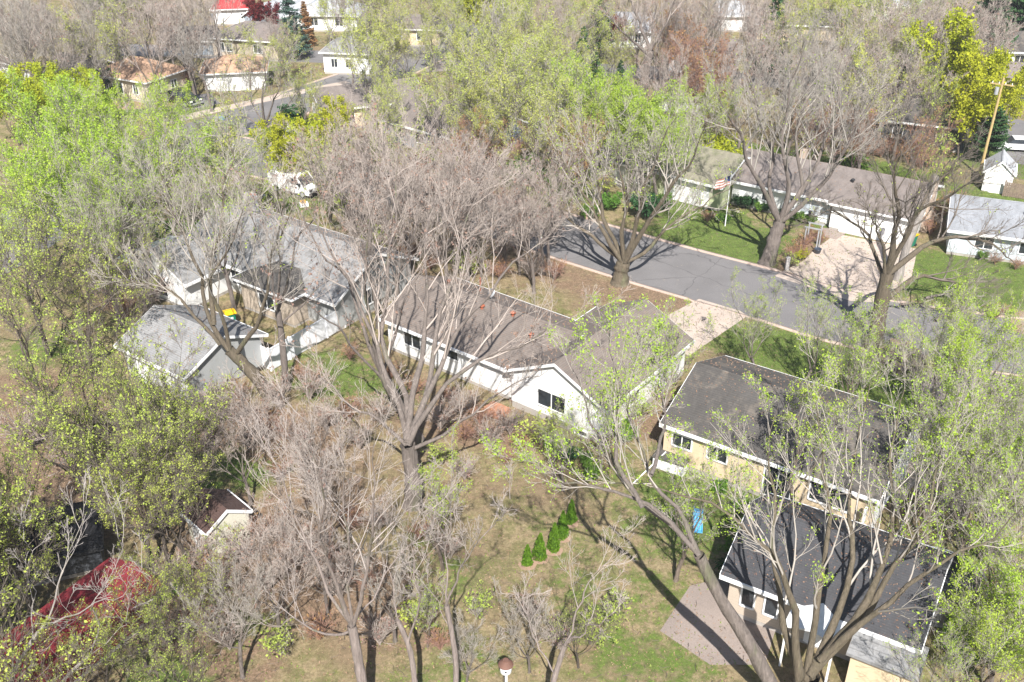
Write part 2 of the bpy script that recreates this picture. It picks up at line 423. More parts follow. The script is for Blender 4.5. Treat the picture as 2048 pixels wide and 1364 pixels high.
def spline(pts, n=60):
    pts = np.array(pts, float); k = len(pts)
    t = np.linspace(0, k - 1, n); out = []
    for q in t:
        i = min(int(q), k - 2); f = q - i
        p0, p1, p2, p3 = pts[max(i - 1, 0)], pts[i], pts[i + 1], pts[min(i + 2, k - 1)]
        out.append(0.5 * (2 * p1 + (p2 - p0) * f + (2 * p0 - 5 * p1 + 4 * p2 - p3) * f * f + (3 * p1 - p0 - 3 * p2 + p3) * f ** 3))
    return np.array(out)

def road(name, pts, width, z=0.012, n=60):
    s = spline(pts, n); t = np.gradient(s, axis=0); t /= np.linalg.norm(t, axis=1)[:, None]
    nrm = np.stack([-t[:, 1], t[:, 0]], 1)
    l, r = s + nrm * width / 2, s - nrm * width / 2
    V = np.concatenate([np.c_[l, np.full(n, z)], np.c_[r, np.full(n, z)]])
    i = np.arange(n - 1)
    tag(link(name, np_mesh(name, V, np.stack([n + i, n + i + 1, i + 1, i], 1), ASPH)), kind='structure')
    return s, nrm

def kerb(s, nrm, off, gaps, name='kerb'):
    """a raised kerb with lowered gaps at the driveways; off is the signed offset from the centre line"""
    n = len(s); w = 0.32 if off > 0 else -0.32
    q = s + nrm * off; q2 = s + nrm * (off + w)
    hs = np.array([0.03 if any((p[0] - gx_) ** 2 + (p[1] - gy_) ** 2 < gr * gr for gx_, gy_, gr in gaps) else 0.12 for p in q])
    V = np.concatenate([np.c_[q, np.zeros(n)], np.c_[q, hs], np.c_[q2, hs], np.c_[q2, np.zeros(n)]])
    i = np.arange(n - 1); F = []
    for a_, b_ in ((0, 1), (1, 2), (2, 3)):
        F.append(np.stack([a_ * n + i, a_ * n + i + 1, b_ * n + i + 1, b_ * n + i], 1))
    tag(link(name, np_mesh(name, V, np.concatenate(F), KERB)), kind='structure')

s1, n1 = road('road', [(-36, 110), (-20, 101), (0, 88.2), (12.5, 79), (20.4, 73.6), (27.2, 68.8), (38, 65), (52, 62), (75, 58)], 8.6, n=140)
gd = [(14.8, 68.5, 4.2), (26, 74, 5.0), (34, 61.5, 4)]
kerb(s1, n1, 4.3, gd); kerb(s1, n1, -4.3, gd)
s2, n2 = road('road', [(-6, 168), (-16, 143), (-26, 127), (-37, 111), (-43, 96), (-46, 80), (-55, 62)], 8.6, z=0.016, n=100)
kerb(s2[:52], n2[:52], 4.3, []); kerb(s2[:40], n2[:40], -4.3, [])
road('road', [(-60, 152), (-30, 148), (-5, 143), (20, 139), (60, 128)], 6.5, z=0.008, n=60)
road('road', [(47, 132), (58, 116), (75, 98)], 7, z=0.009, n=30)

def sheet(name, pts, mat, z=0.02, thick=0.0, label=None):
    mb = MB()
    if thick: mb.prism(pts, 0.0, z + thick, 'z')
    else: mb.add([(x, y, z) for x, y in pts], [tuple(range(len(pts)))])
    o = mb.build(name, mat); 
    # face up
    if o.data.polygons[0].normal.z < 0 and not thick:
        o.data.flip_normals()
    return tag(o, label, kind='structure')
def px_poly(pp): return [P(*q) for q in pp]
sheet('driveway', px_poly([(1318, 640), (1398, 598), (1480, 622), (1495, 632), (1378, 712), (1330, 690)]), CONCRETE, 0.022)
sheet('driveway', px_poly([(1672, 468), (1835, 498), (1822, 560), (1760, 606), (1700, 602), (1548, 552), (1610, 520), (1628, 500)]), CONCRETE, 0.022)
sheet('driveway', px_poly([(1838, 985), (1800, 930), (1835, 830), (1850, 740), (2000, 745), (2120, 800), (2060, 950), (1930, 1030)]), BROWNDR, 0.02)
sheet('path', px_poly([(1772, 990), (1830, 868), (1862, 900), (1835, 960), (1800, 1010)]), CONCRETE, 0.028)
sheet('patio', px_poly([(1320, 1262), (1380, 1172), (1470, 1150), (1560, 1230), (1530, 1330), (1420, 1330)]), PINKCON, 0.02)
sheet('driveway', px_poly([(868, 332), (945, 340), (948, 372), (870, 388), (850, 365)]), CONCRETE, 0.02)
sheet('driveway', px_poly([(345, 198), (420, 186), (440, 208), (372, 222)]), ASPH, 0.024)
sheet('yard_soil', px_poly([(225, 208), (330, 192), (372, 205), (330, 215), (240, 220)]), DIRT, 0.014)
sheet('path', px_poly([(318, 250), (330, 238), (480, 205), (600, 180), (690, 162), (700, 166), (560, 198), (430, 226), (345, 248)]), CONCRETE, 0.026)
sheet('driveway', px_poly([(850, 125), (935, 128), (930, 140), (850, 145)]), BROWNDR, 0.024)
sheet('driveway', px_poly([(1990, 275), (2060, 280), (2080, 335), (2000, 322)]), ASPH, 0.024)
sheet('path', px_poly([(1640, 455), (1700, 462), (1672, 480), (1650, 474)]), PINKCON, 0.03)
sheet('garden_bed', px_poly([(2020, 630), (2060, 618), (2080, 680), (2022, 662)]), DIRT, 0.06)

# ------------------------------------------------------------------ houses
LANDMARKS = []   # (x, y, phrase) for telling trees apart by what they stand next to
FOOT = []        # footprints to keep trees off

def body(root, xf, L, W, eave, rise, roof='gable', over=0.45, wall=WHITE, rmat=R_BROWN, trim=TRIM, base=0.25, foundation=CONC):
    """one rectangular mass of a house: wall, foundation, roof, fascia, in the frame xf; length along x, the near face is -y"""
    h, w = L / 2, W / 2
    MB(xf).box(-h + .03, h - .03, -w + .03, w - .03, 0, base).build('foundation', foundation, root)
    if roof == 'gable':
        MB(xf).prism([(-w, base), (w, base), (w, eave), (0, eave + rise * .985), (-w, eave)], -h, h, 'x').build('wall', wall, root)
        th = 0.14; k = rise / w; ov = over
        z0 = eave - k * ov
        prof = [(-w - ov, z0 + .02), (0, eave + rise + .02), (w + ov, z0 + .02), (w + ov, z0 + .02 + th), (0, eave + rise + .02 + th), (-w - ov, z0 + .02 + th)]
        r = MB(xf).prism(prof, -h - ov * .8, h + ov * .8, 'x').build('roof', rmat, root)
        for sgn in (-1, 1):
            MB(xf).box(-h - ov * .8, h + ov * .8, sgn * (w + ov) + (0 if sgn > 0 else -.10), sgn * (w + ov) + (.10 if sgn > 0 else 0), z0 - .08, z0 + th - .01).build('gutter', trim, root)
            xo = sgn * (h + ov * .8)
            for q in (-1, 1):
                bp = [(q * (w + ov), z0 - .07), (0, eave + rise - .07), (0, eave + rise + th), (q * (w + ov), z0 + th)]
                MB(xf).prism(bp, xo if sgn > 0 else xo - .04, xo + .04 if sgn > 0 else xo, 'x').build('rake_board', trim, root)
        MB(xf).prism([(-.12, eave + rise + th - .01), (0, eave + rise + th + .06), (.12, eave + rise + th - .01)], -h - ov * .8, h + ov * .8, 'x').build('ridge_cap', rmat, root)
    else:
        MB(xf).box(-h, h, -w, w, base, eave).build('wall', wall, root)
        H2, W2 = h + over, w + over; z0 = eave
        rl = max(0.05, H2 - W2)
        vs_ = [(-H2, -W2, z0), (H2, -W2, z0), (H2, W2, z0), (-H2, W2, z0), (-H2, -W2, z0 + .12), (H2, -W2, z0 + .12), (H2, W2, z0 + .12), (-H2, W2, z0 + .12), (-rl, 0, z0 + rise + .12), (rl, 0, z0 + rise + .12)]
        fs_ = [(0, 3, 2, 1), (0, 1, 5, 4), (1, 2, 6, 5), (2, 3, 7, 6), (3, 0, 4, 7), (4, 5, 9, 8), (6, 7, 8, 9), (5, 6, 9), (7, 4, 8)]
        MB(xf).add(vs_, fs_).build('roof', rmat, root)
        for sgn in (-1, 1):
            a0, a1 = (W2, W2 + .08) if sgn > 0 else (-W2 - .08, -W2)
            MB(xf).box(-H2, H2, a0, a1, z0 - .05, z0 + .11).build('gutter', trim, root)
            a0, a1 = (H2, H2 + .06) if sgn > 0 else (-H2 - .06, -H2)
            MB(xf).box(a0, a1, -W2, W2, z0 - .05, z0 + .11).build('gutter', trim, root)

def opening(root, xf, L, W, face, pos, z, w, h, kind='window', fm=TRIM, pm=GLASS, bars=1):
    """a window, door or garage door on a wall face ('near','far','right','left')"""
    def place(p):   # p = (along, out, up)
        a_, o_, u_ = p
        if face == 'near': q = (pos + a_, -W / 2 - o_, z + u_)
        elif face == 'far': q = (pos - a_, W / 2 + o_, z + u_)
        elif face == 'right': q = (L / 2 + o_, pos + a_, z + u_)
        else: q = (-L / 2 - o_, pos - a_, z + u_)
        return xf(q)
    m = MB(place); t = .09
    m.box(-w / 2 - t, -w / 2, -.02, .06, -t, h + t).box(w / 2, w / 2 + t, -.02, .06, -t, h + t)
    m.box(-w / 2, w / 2, -.02, .06, h, h + t).box(-w / 2, w / 2, -.02, .09, -t, 0)
    for k in range(1, bars + 1):
        x = -w / 2 + w * k / (bars + 1); m.box(x - .03, x + .03, -.02, .05, 0, h)
    if kind == 'garage':
        m2 = MB(place)
        f = m.build('garage_door', fm, root)
        for k in range(4):
            p = MB(place).box(-w / 2, w / 2, -.01, .03, k * h / 4 + .015, (k + 1) * h / 4 - .015)
            p.build('door_panel', fm, f)
        return f
    f = m.build(kind, fm, root)
    if kind == 'door':
        MB(place).box(-w / 2, w / 2, -.01, .035, 0, h).build('door_panel', pm, f)
        MB(place).tube((w / 2 - .12, .035, h * .47), (w / 2 - .12, .11, h * .47), .035).build('handle', METAL, f)
    else:
        MB(place).box(-w / 2, w / 2, -.01, .02, 0, h).build('pane', pm, f)
    return f

def vent(root, xf, x, y, z, mat=RUST, name='roof_vent'):
    m = MB(xf).tube((x, y, z - .2), (x, y, z + .22), .11, n=10)
    m.tube((x, y, z + .24), (x, y, z + .34), .22, .10, 10).build(name, mat, root)

def new_house(name, label, c, rot_deg, L, W, phrase, short=None, cat='house', **kw):
    rt = thing(name, label, cat, (c[0], c[1], 0), R(rot_deg))
    LANDMARKS.append((c[0], c[1], phrase))
    FOOT.append((c[0], c[1], R(rot_deg), L / 2 + 1.0, W / 2 + 1.0))
    return rt
I = frame(0, 0, 0)

def slope_z(eave, rise, W, y): return eave + rise * (1 - abs(y) / (W / 2)) + .15

# central white house, L-shaped
h = new_house('white_house', 'white L-shaped bungalow under a dark brown roof in the middle of the view', (-1.2, 63.3), -37.5, 14, 7.6, 'the central white bungalow')
body(h, I, 14, 7.4, 2.75, 1.6, 'gable', .45, WHITE, R_BROWN)
def rel(px, py, hh, c, rot):      # local coordinates of a surveyed point in a house's frame
    x, y = P(px, py, hh); dx, dy = x - c[0], y - c[1]; q = R(rot)
    return (dx * math.cos(q) + dy * math.sin(q), -dx * math.sin(q) + dy * math.cos(q))
def relw(x, y, c, rot):
    dx, dy = x - c[0], y - c[1]; q = R(rot)
    return (dx * math.cos(q) + dy * math.sin(q), -dx * math.sin(q) + dy * math.cos(q))
wc = relw(6.0, 59.0, (-1.2, 63.3), -37.5)
wing = frame(wc[0], wc[1], R(90))
FOOT.append((5.75, 59.2, R(52.5), 6.2, 4.5))
body(h, wing, 10.4, 7.2, 2.95, 1.75, 'gable', .4, WHITE, R_BROWN, base=.5)
opening(h, wing, 10.4, 7.2, 'left', .35, 1.15, 2.1, 1.15, bars=1)
opening(h, wing, 10.4, 7.2, 'left', -2.0, .12, .9, .3, bars=0)
for yy, ww in ((-3.2, 0.0),):
    pass
opening(h, I, 14, 7.4, 'near', -4.6, 1.1, 1.5, 1.1)
opening(h, I, 14, 7.4, 'near', -.9, 1.45, 1.1, .8, bars=0)
opening(h, I, 14, 7.4, 'near', -2.7, .5, .95, 2.05, 'door', pm=TRIM)
opening(h, wing, 10.4, 7.2, 'near', -1.5, 1.3, 1.0, 1.0)
opening(h, wing, 10.4, 7.2, 'right', 0, 0.25, 4.8, 2.15, 'garage')
for x, y in ((-5.2, 1.2), (-.6, -.7), (1.9, -.4), (4.2, -1.4)):
    vent(h, I, x, y, slope_z(2.75, 1.6, 7.4, y), RUST)
MB().tube((-3.1, 2.2, 3.4), (-3.1, 2.2, 4.7), .06).build('vent_pipe', RUST, h)
# satellite dish near the ridge
dx_, dy_ = rel(983, 590, 4.4, (-1.2, 63.3), -37.5)
dz = slope_z(2.75, 1.6, 7.4, dy_)
dish = MB().tube((dx_, dy_, dz - .1), (dx_, dy_, dz + .35), .03).tube((dx_, dy_, dz + .35), (dx_ - .1, dy_ - .3, dz + .3), .02).build('dish_mast', METAL, h)
m = MB(); ax = Vector((-.25, -.85, .45)).normalized(); ex = ax.orthogonal().normalized(); ey = ax.cross(ex); c0 = Vector((dx_, dy_, dz + .5))
vv = [c0 - ax * .06] + [c0 + ex * (.4 * math.cos(t)) + ey * (.33 * math.sin(t)) + ax * .05 for t in [2 * math.pi * i / 20 for i in range(20)]]
vv += [c0 - ax * .1] + [c0 + ex * (.4 * math.cos(t)) + ey * (.33 * math.sin(t)) + ax * .02 for t in [2 * math.pi * i / 20 for i in range(20)]]
ff = [(0, 1 + i, 1 + (i + 1) % 20) for i in range(20)] + [(21, 22 + (i + 1) % 20, 22 + i) for i in range(20)] + [(1 + i, 22 + i, 22 + (i + 1) % 20, 1 + (i + 1) % 20) for i in range(20)]
m.add(vv, ff).build('satellite_dish', METAL, h, True)
# low boxed step in front of the wing's left corner
ww_ = plain('red_brown_timber', (.36, .17, .10), .8, .2)
q = rel(1015, 835, 0, (-1.2, 63.3), -37.5)
MB().box(q[0] - 1.7, q[0] - .2, q[1] - .6, q[1] + .6, 0, .35).build('back_step', ww_, h)

# grey garage lower left
G = (-22.3, 61.6)
h = new_house('grey_garage', 'grey gabled garage with white trim beside the white vinyl fence', G, -36, 7.4, 7, 'the grey gabled garage', cat='garage')
body(h, I, 6.8, 6.4, 2.6, 1.35, 'gable', .4, siding('sun_brightened_siding', (.66, .66, .64), .14, .1), R_GREY)  # siding lighter than the gable: the sunlit side's brightness is in the colour
MB().prism([(-3.19, .26), (3.19, .26), (3.19, 2.6), (0, 3.9), (-3.19, 2.6)], 3.41, 3.45, 'x').build('gable_panel', GREYS, h)  # grey overlay keeps this end darker than the sun-brightened walls
opening(h, I, 6.8, 6.4, 'near', -1.6, .2, .9, 2.0, 'door', pm=TRIM)

# grey house behind the garage
C2 = (-17.6, 75.6)
h = new_house('grey_house', 'large grey hipped house with a white columned porch on its left end', C2, -35, 17, 9, 'the large grey house')
body(h, I, 17, 8.6, 2.8, 2.1, 'gable', .5, GREYS, R_GREY)
wl = frame(-6.6, -4.6, R(90)); body(h, wl, 8, 6.6, 2.75, 1.7, 'gable', .5, WHITE, R_GREY)
FOOT.append((-25.5, 75.5, R(-35), 5.5, 6))
wl2 = frame(2.6, -4.0, R(90)); body(h, wl2, 3.6, 5.6, 2.65, 1.2, 'hip', .45, TANS, R_DARK)
for k in range(4):
    x = -9.6 + 0 * k; 
    m = MB().box(-10.9, -10.75, -8.2 + k * 1.2, -8.05 + k * 1.2, 0, 2.5).build('porch_post', TRIM, h)
MB().prism([(-11.3, 2.5), (-9.8, 2.5), (-9.8, 2.85), (-11.3, 2.62)], -8.9, -3.6, 'y').build('porch_roof', TRIM, h)
opening(h, wl2, 3.6, 5.6, 'left', 0, .9, 1.6, 1.1)
opening(h, I, 17, 8.6, 'near', -2.0, .9, 2.0, 1.2, bars=3)
opening(h, I, 17, 8.6, 'right', -.5, .9, 1.2, 1.2)
opening(h, wl, 8, 6.6, 'left', 0, .6, 1.8, 1.6, bars=1)
vent(h, I, 1.5, -1.2, slope_z(2.8, 2.1, 8.6, -1.2), BLACK)
vent(h, I, -2.2, -2, slope_z(2.8, 2.1, 8.6, -2), BLACK)
MB().box(-7.2, -6.2, 1.2, 2.0, 3.5, 5.7).build('chimney', R_PALE, h)

# cream house, lower right
C4 = (17.1, 51.2)
h = new_house('cream_house', 'cream walled bungalow with a dark mossy roof and one white gable on the right', C4, -34, 14, 10, 'the cream bungalow')
body(h, I, 12.8, 9.0, 2.85, 1.75, 'gable', .28, CREAM, R_DARK, base=.3)
MB().prism([(-4.49, .4), (4.49, .4), (4.49, 2.86), (0, 4.55), (-4.49, 2.86)], 6.41, 6.44, 'x').build('gable_panel', WHITE, h)
for x in (-5.2, -2.9): opening(h, I, 12.8, 9.0, 'near', x, 1.5, 1.2, .8)
opening(h, I, 12.8, 9.0, 'near', .9, .35, 1.6, 2.1, 'door', pm=GLASS)
opening(h, I, 12.8, 9.0, 'near', 3.9, 1.2, 2.2, 1.2, bars=1)
opening(h, I, 12.9, 9.0, 'right', -2, 1.1, 1.4, 1.1)
opening(h, I, 12.9, 9.0, 'right', 1.8, .3, 1.0, 2.05, 'door', pm=TRIM)
vent(h, I, -1.4, -.8, slope_z(2.85, 1.75, 8.8, -.8), BLACK); vent(h, I, 3, -1.3, slope_z(2.85, 1.75, 8.8, -1.3), BLACK)
MB().box(5.6, 6.2, -5.7, -5.1, 0, .7).box(6.0, 6.12, -5.2, -4.9, 0, 2.3).build('corner_post', TRIM, h)

# dark roofed tan house, bottom right
C9 = (16.3, 38.6)
h = new_house('tan_house', 'tan house with a slate dark roof and white canopy at the bottom right', C9, -31, 12, 8, 'the tan house with the white canopy')
body(h, I, 8.8, 6.4, 2.95, 1.7, 'gable', .5, TANS, R_SLATE, base=.3)
for x in (-3.4, -2.2): opening(h, I, 8.8, 6.4, 'near', x, 1.0, .6, 1.5, bars=0)
qx, qy = relw(*P(1636, 1235, 2.7), C9, -31)
# canopy: a short white gabled roof on two posts over the back door
MB().prism([(qx - 1.25, 2.62), (qx, 2.95), (qx + 1.25, 2.62), (qx + 1.25, 2.70), (qx, 3.06), (qx - 1.25, 2.70)], -5.3, -3.25, 'y').build('canopy', TRIM, h)
for sx in (-1.1, 1.1): MB().box(qx + sx - .05, qx + sx + .05, -5.2, -5.1, 0, 2.64).build('canopy_post', TRIM, h)
opening(h, I, 8.8, 6.4, 'near', qx, .3, 1.0, 2.05, 'door', pm=TRIM)
opening(h, I, 8.8, 6.4, 'near', 3.3, 1.2, 1.8, 1.1)
MB().box(qx + 1.9, qx + 4.6, -4.9, -3.25, 0, 2.3).build('lean_to_wall', CREAM, h)
MB().prism([(-5.2, 2.3), (-3.24, 2.62), (-3.24, 2.72), (-5.2, 2.4)], qx + 1.7, qx + 4.9, 'x').build('lean_to_roof', R_GREY, h)

# white house across the street with the pale driveway
C5 = (30.6, 91.2)
h = new_house('white_rambler', 'long white rambler across the street with mauve roof and double garage', C5, -32.5, 18, 10, 'the white rambler across the street')
body(h, I, 17.0, 8.4, 2.7, 1.5, 'gable', .5, WHITE, R_PINK)
gw = frame(4.9, -4.1, 0); body(h, gw, 7.2, 1.6, 2.55, .5, 'hip', .4, WHITE, R_PINK)
opening(h, gw, 7.2, 1.6, 'near', 0, .1, 5.2, 2.15, 'garage')
opening(h, I, 17, 8.4, 'near', -5.0, 1.2, 1.0, 1.0, fm=TRIM)
opening(h, I, 17, 8.4, 'near', -2.8, 1.0, .9, .9)
opening(h, I, 17, 8.4, 'near', -.4, .8, 2.6, 1.4, bars=2, pm=plain('curtained_glass', (.42, .46, .50), .15, .1))
opening(h, I, 17, 8.4, 'near', 1.0 - .15, .3, .05, .05)
MB().box(1.05, 1.28, -4.35, -4.2, .25, 2.6).box(1.35, 1.6, -4.5, -4.2, .25, 2.5).build('entry_trellis', WOODM, h)
MB().box(8.52, 9.1, -1.0, -.1, 0, 4.9).build('chimney', BRICK, h)
MB().box(8.6, 9.0, -.9, -.2, 4.9, 5.1).build('chimney_cap', plain('blue_metal', (.12, .18, .3), .5), h)
MB().box(-3.9, -3.35, .5, 1.1, 3.8, 5.0).build('chimney', BRICK, h)
vent(h, I, 2.0, -1.8, slope_z(2.7, 1.5, 8.4, -1.8), BLACK)

# grey roofed house at right edge
C6 = (46.0, 82.0)
h = new_house('silver_roof_house', 'white house with a silver grey roof at the right edge beyond the lawn', C6, -20, 15, 8, 'the silver-roofed house')
body(h, I, 14.6, 7.4, 2.5, 1.5, 'gable', .45, siding('pale_blue_siding', (.5, .54, .58), .14, .1), shingle('silver_shingles', (.27, .28, .30), .2, debris=(.22, .17, .12)))
for x in (-4.5, -1): opening(h, I, 14.6, 7.4, 'near', x, 1.0, 1.4, 1.0)
MB().tube((-1.6, -1.4, 3.2), (-1.6, -1.4, 3.9), .13).build('vent_pipe', METAL, h)

# green house
C7 = (15.0, 99.2)
h = new_house('pale_green_house', 'pale green rambler with a tan mossy roof behind the street tree', C7, -36.4, 18.5, 10, 'the pale green rambler')
body(h, I, 17.8, 8.4, 2.7, 1.5, 'gable', .5, GREENS, R_TAN)
for x in (-6.5, -4.9): opening(h, I, 17.8, 8.4, 'near', x, .9, 1.1, 1.2)
opening(h, I, 17.8, 8.4, 'near', -2, .3, 1.0, 2.05, 'door', pm=TRIM)
opening(h, I, 17.8, 8.4, 'near', .6, .9, 1.6, 1.2)
opening(h, I, 17.8, 8.4, 'near', 5.4, .15, 4.6, 2.1, 'garage')
opening(h, I, 17.8, 8.4, 'right', 0, 1.0, 1.2, 1.1)

def simple(name, label, c, rot, L, W, eave, rise, roof, wall, rm, phrase, wins=(), cat='house', garage=None):
    h = new_house(name, label, c, rot, L + .8, W + .8, phrase, cat=cat)
    body(h, I, L, W, eave, rise, roof, .45, wall, rm)
    for w_ in wins: opening(h, I, L, W, *w_)
    if garage: opening(h, I, L, W, *garage, 'garage')
    return h
wN = lambda x, w=1.2, hh=1.1, z=1.0: ('near', x, z, w, hh)
simple('brown_roof_house', 'house with a large red-brown roof left of the long tan driveway', (-6.6, 110.2), -38, 13, 8.6, 2.7, 2.0, 'gable', BLUES, R_PINK, 'the brown-roofed house', [wN(-4), wN(-1), wN(3, 1.8)])
h = simple('cream_gable_house', 'house with a cream gable end and white rake boards beside the street corner', (-17.4, 119.5), 22, 12, 7.4, 2.7, 1.3, 'gable', CREAM, R_PINK, 'the cream gable-ended house', [('left', 1.2, 1.0, 1.0, 1.0), wN(2), wN(-3)])
MB().box(3.5, 5.5, -3.78, -3.72, .3, 2.3).build('white_panel', TRIM, h)
simple('orange_roof_house', 'cream brick house with an orange-tan hipped roof at the upper left', (-47.4, 129.8), -27, 8.6, 6.8, 2.7, 1.8, 'hip', plain('cream_brick', (.62, .54, .42), .8, .12), R_ORANGE, 'the orange-roofed house with the parked pickup', [wN(-2.6, .7), wN(-.6, 1.6, 1.3, .8), wN(2.4, .7), ('right', -1.6, 1, .9, .9), ('right', 1.2, 1, .9, .9)])
simple('orange_garage', 'white garage with an orange-tan hipped roof right of the parked pickup', (-36.2, 133.6), 9, 7.6, 6, 2.3, 1.5, 'hip', WHITE, R_ORANGE, 'the orange-roofed white garage', [], 'garage', ('near', 0, .1, 4.6, 1.9))
simple('grey_gable_house', 'pale house with a grey gabled porch roof beside the far street', (-21.6, 141), -8, 7.0, 6, 2.9, 2.0, 'hip', TRIM, R_GREY, 'the pale house with the grey hipped roof', [wN(-2, .8), wN(0, .8), ('right', 0, 1, 1, 1)])
simple('mauve_roof_house', 'tan house with a mauve hipped roof below the red garage', (-37, 149.8), -14, 10, 7.4, 2.7, 1.7, 'hip', TANS, R_PINK, 'the mauve-roofed house', [wN(-3.6, .8), wN(-2.4, .8), wN(2)])
simple('red_roof_garage', 'white garage with a bright red hipped roof near the top left', (-45.2, 169.5), 9, 5.2, 5, 2.5, 1.3, 'hip', TRIM, R_REDL, 'the red-roofed garage', [('near', 1.9, 1, .7, .8)], 'garage')
simple('white_roof_house', 'white house with a wide pale grey roof in the top left background', (-28.5, 166), -6, 9.5, 7, 2.5, 1.9, 'hip', TRIM, R_PALE, 'the wide pale-roofed house', [wN(-2), wN(2)])
simple('blue_grey_house', 'small blue-grey house beside a brown evergreen in the top left background', (-37.6, 164), 60, 7, 5, 2.6, 1.6, 'gable', BLUES, R_PALE, 'the small blue-grey house', [wN(0)])
simple('small_white_house', 'small white house with a pale roof left of the wide pale-roofed house', (-33.0, 170), 10, 4.6, 4.4, 2.4, 1.4, 'hip', TRIM, R_PALE, 'the small white house', [wN(0, .9)])
simple('top_white_house', 'white house at the top edge above the brown evergreen', (-37, 182), 20, 8, 7, 3.2, 1.8, 'gable', TRIM, R_SLATE, 'the white house at the top edge', [wN(-2), wN(1)])
simple('tan_bungalow', 'low tan bungalow behind a bright green lawn near the top centre', (-14.6, 157), -6, 8.5, 7, 2.5, 1.3, 'hip', CREAM, R_PINK, 'the low tan bungalow', [wN(-2), wN(1.5)])
simple('dark_gable_house', 'dark slate-coloured house with a gable behind the lime shrubs on the left', (-54.5, 130), -24, 6.4, 6, 3.0, 1.6, 'gable', DARKS, R_DARK, 'the dark gabled house', [('right', 0, 1.2, 1.2, 1.4), wN(0, 1.6)])
simple('far_left_house', 'house with a broad pinkish tan roof cut by the left edge', (-68.5, 131), -45, 13, 9, 2.7, 2.2, 'gable', TRIM, shingle('pink_tan_shingles', (.40, .29, .23), .12), 'the pinkish roof at the left edge', [wN(3)])
simple('grey_shed_house', 'grey low shed house behind bare trees above the orange-roofed house', (-46.6, 150), 5, 7, 5, 2.4, 1.2, 'gable', BLUES, R_SLATE, 'the low grey shed house', [wN(1)])
simple('black_house', 'long black-stained house with a white fascia behind the bare trees on the right', (43.2, 113.4), -22, 16, 8, 2.9, 1.3, 'gable', DARKS, R_DARK, 'the long black house', [wN(-3, 2), wN(1, 1), wN(5, 1.2, 1.6, .7)])
simple('right_edge_house', 'dark-roofed house with white windows beyond the yellow-green tree', (61, 128.5), -14, 12, 8, 2.8, 1.4, 'gable', DARKS, R_PINK, 'the dark-roofed house by the yellow tree', [wN(-3.5, 1.2), wN(-1.6, 1.4), wN(.4, 1.4)])
simple('far_right_house', 'white house with a small front gable at the upper right edge', (71.5, 142), -8, 8, 6.5, 3.0, 1.7, 'gable', TRIM, R_DARK, 'the white house with the small gable', [wN(-2.2, 1.3, 1.5, .8), wN(0.5, 1.1)])
simple('topmost_right_house', 'white walled house with grey roof at the right edge near the top', (80.5, 162), -12, 9, 7, 2.8, 1.4, 'gable', TRIM, R_PINK, 'the topmost house on the right edge', [wN(-3, 1.3), wN(-1, 1.3)])
simple('white_wall_house', 'house with a plain white wall left of the big bare tree', (26.5, 141), -14, 9, 7, 2.7, 1.4, 'gable', TRIM, R_PINK, 'the plain white-walled house', [wN(-1, .9), wN(2, .9)])
simple('top_grey_house', 'house with a brown roof and tan wall behind the bare trees at the top right', (43.5, 160), -8, 12, 7.5, 2.6, 1.4, 'gable', CREAM, R_PINK, 'the brown-roofed house in the top right trees', [wN(0)])
simple('top_white_cottage', 'small white cottage among pink bare trees at the top centre', (17.5, 155), -5, 6.5, 6, 2.8, 1.7, 'gable', TRIM, R_PALE, 'the small white cottage', [wN(1.2, .8)])
simple('pale_top_right_house', 'white house in pale green trees at the very top right', (62, 172), -10, 10, 7, 2.7, 1.4, 'gable', TRIM, R_PALE, 'the white house at the very top right')
simple('white_corner_garage', 'small white garage beside the big spruce near the top right', (34.5, 165), 0, 4.5, 5, 2.7, 1.4, 'gable', TRIM, R_PALE, 'the white garage by the big spruce', cat='garage')
simple('hidden_white_shed', 'small white outbuilding with rusty shrubs around it behind the lime tree', (21.5, 122.5), -10, 7, 4, 2.3, .8, 'gable', TRIM, R_PINK, 'the white outbuilding', cat='shed')

# dark red building at the bottom left and the black one behind it
h = new_house('red_building', 'dark red roofed building half hidden by branches in the bottom left corner', P(135, 1240, 2.2), 60, 9, 5, 'the dark red roof')
body(h, I, 7.8, 3.0, 2.0, .4, 'gable', .3, plain('dark_red_boards', (.16, .014, .02), .7, .25, 2), R_RED, MATS['dark_red_boards'] if 'dark_red_boards' in MATS else R_RED)
opening(h, I, 8.4, 3.4, 'right', 0, .3, 1.0, 1.6, 'door', pm=BLACK)
h = new_house('black_shed', 'low dark roofed shed coloured black for deep shade behind the dark red roof', (-25.4, 41.8), 20, 8, 5, 'the low black shed', cat='shed')
body(h, I, 6.4, 3.6, 1.9, .7, 'gable', .3, DARKS, plain('shade_black_roofing', (.006, .006, .008), .95, .4), plain('black_trim', (.02, .02, .022), .7))  # near-black roof: dark roofing plus the deep shade here, both in the colour
# garden sheds
def shed(name, label, c, rot, L, W, eave, rise, wall, rm, phrase, door=None):
    h = new_house(name, label, c, rot, L, W, phrase, cat='shed')
    body(h, I, L, W, eave, rise, 'gable', .15, wall, rm, base=.1)
    if door: opening(h, I, L, W, *door, 'door', pm=TRIM)
shed('garden_shed', 'cream garden shed with a maroon shingle roof at the lower left', (-16.2, 43.8), -45, 2.3, 2.5, 1.9, .75, siding('shed_cream', (.62, .60, .50), .2, .1), R_MAROON, 'the maroon-roofed garden shed', ('near', 0, .1, .8, 1.6))
shed('garden_shed', 'tall white gabled shed beside the brown board fence on the right', (48.7, 96.8), 66, 3.4, 2.6, 2.1, 1.1, WHITE, R_PALE, 'the tall white shed', ('left', 0, .1, 1.2, 1.8))

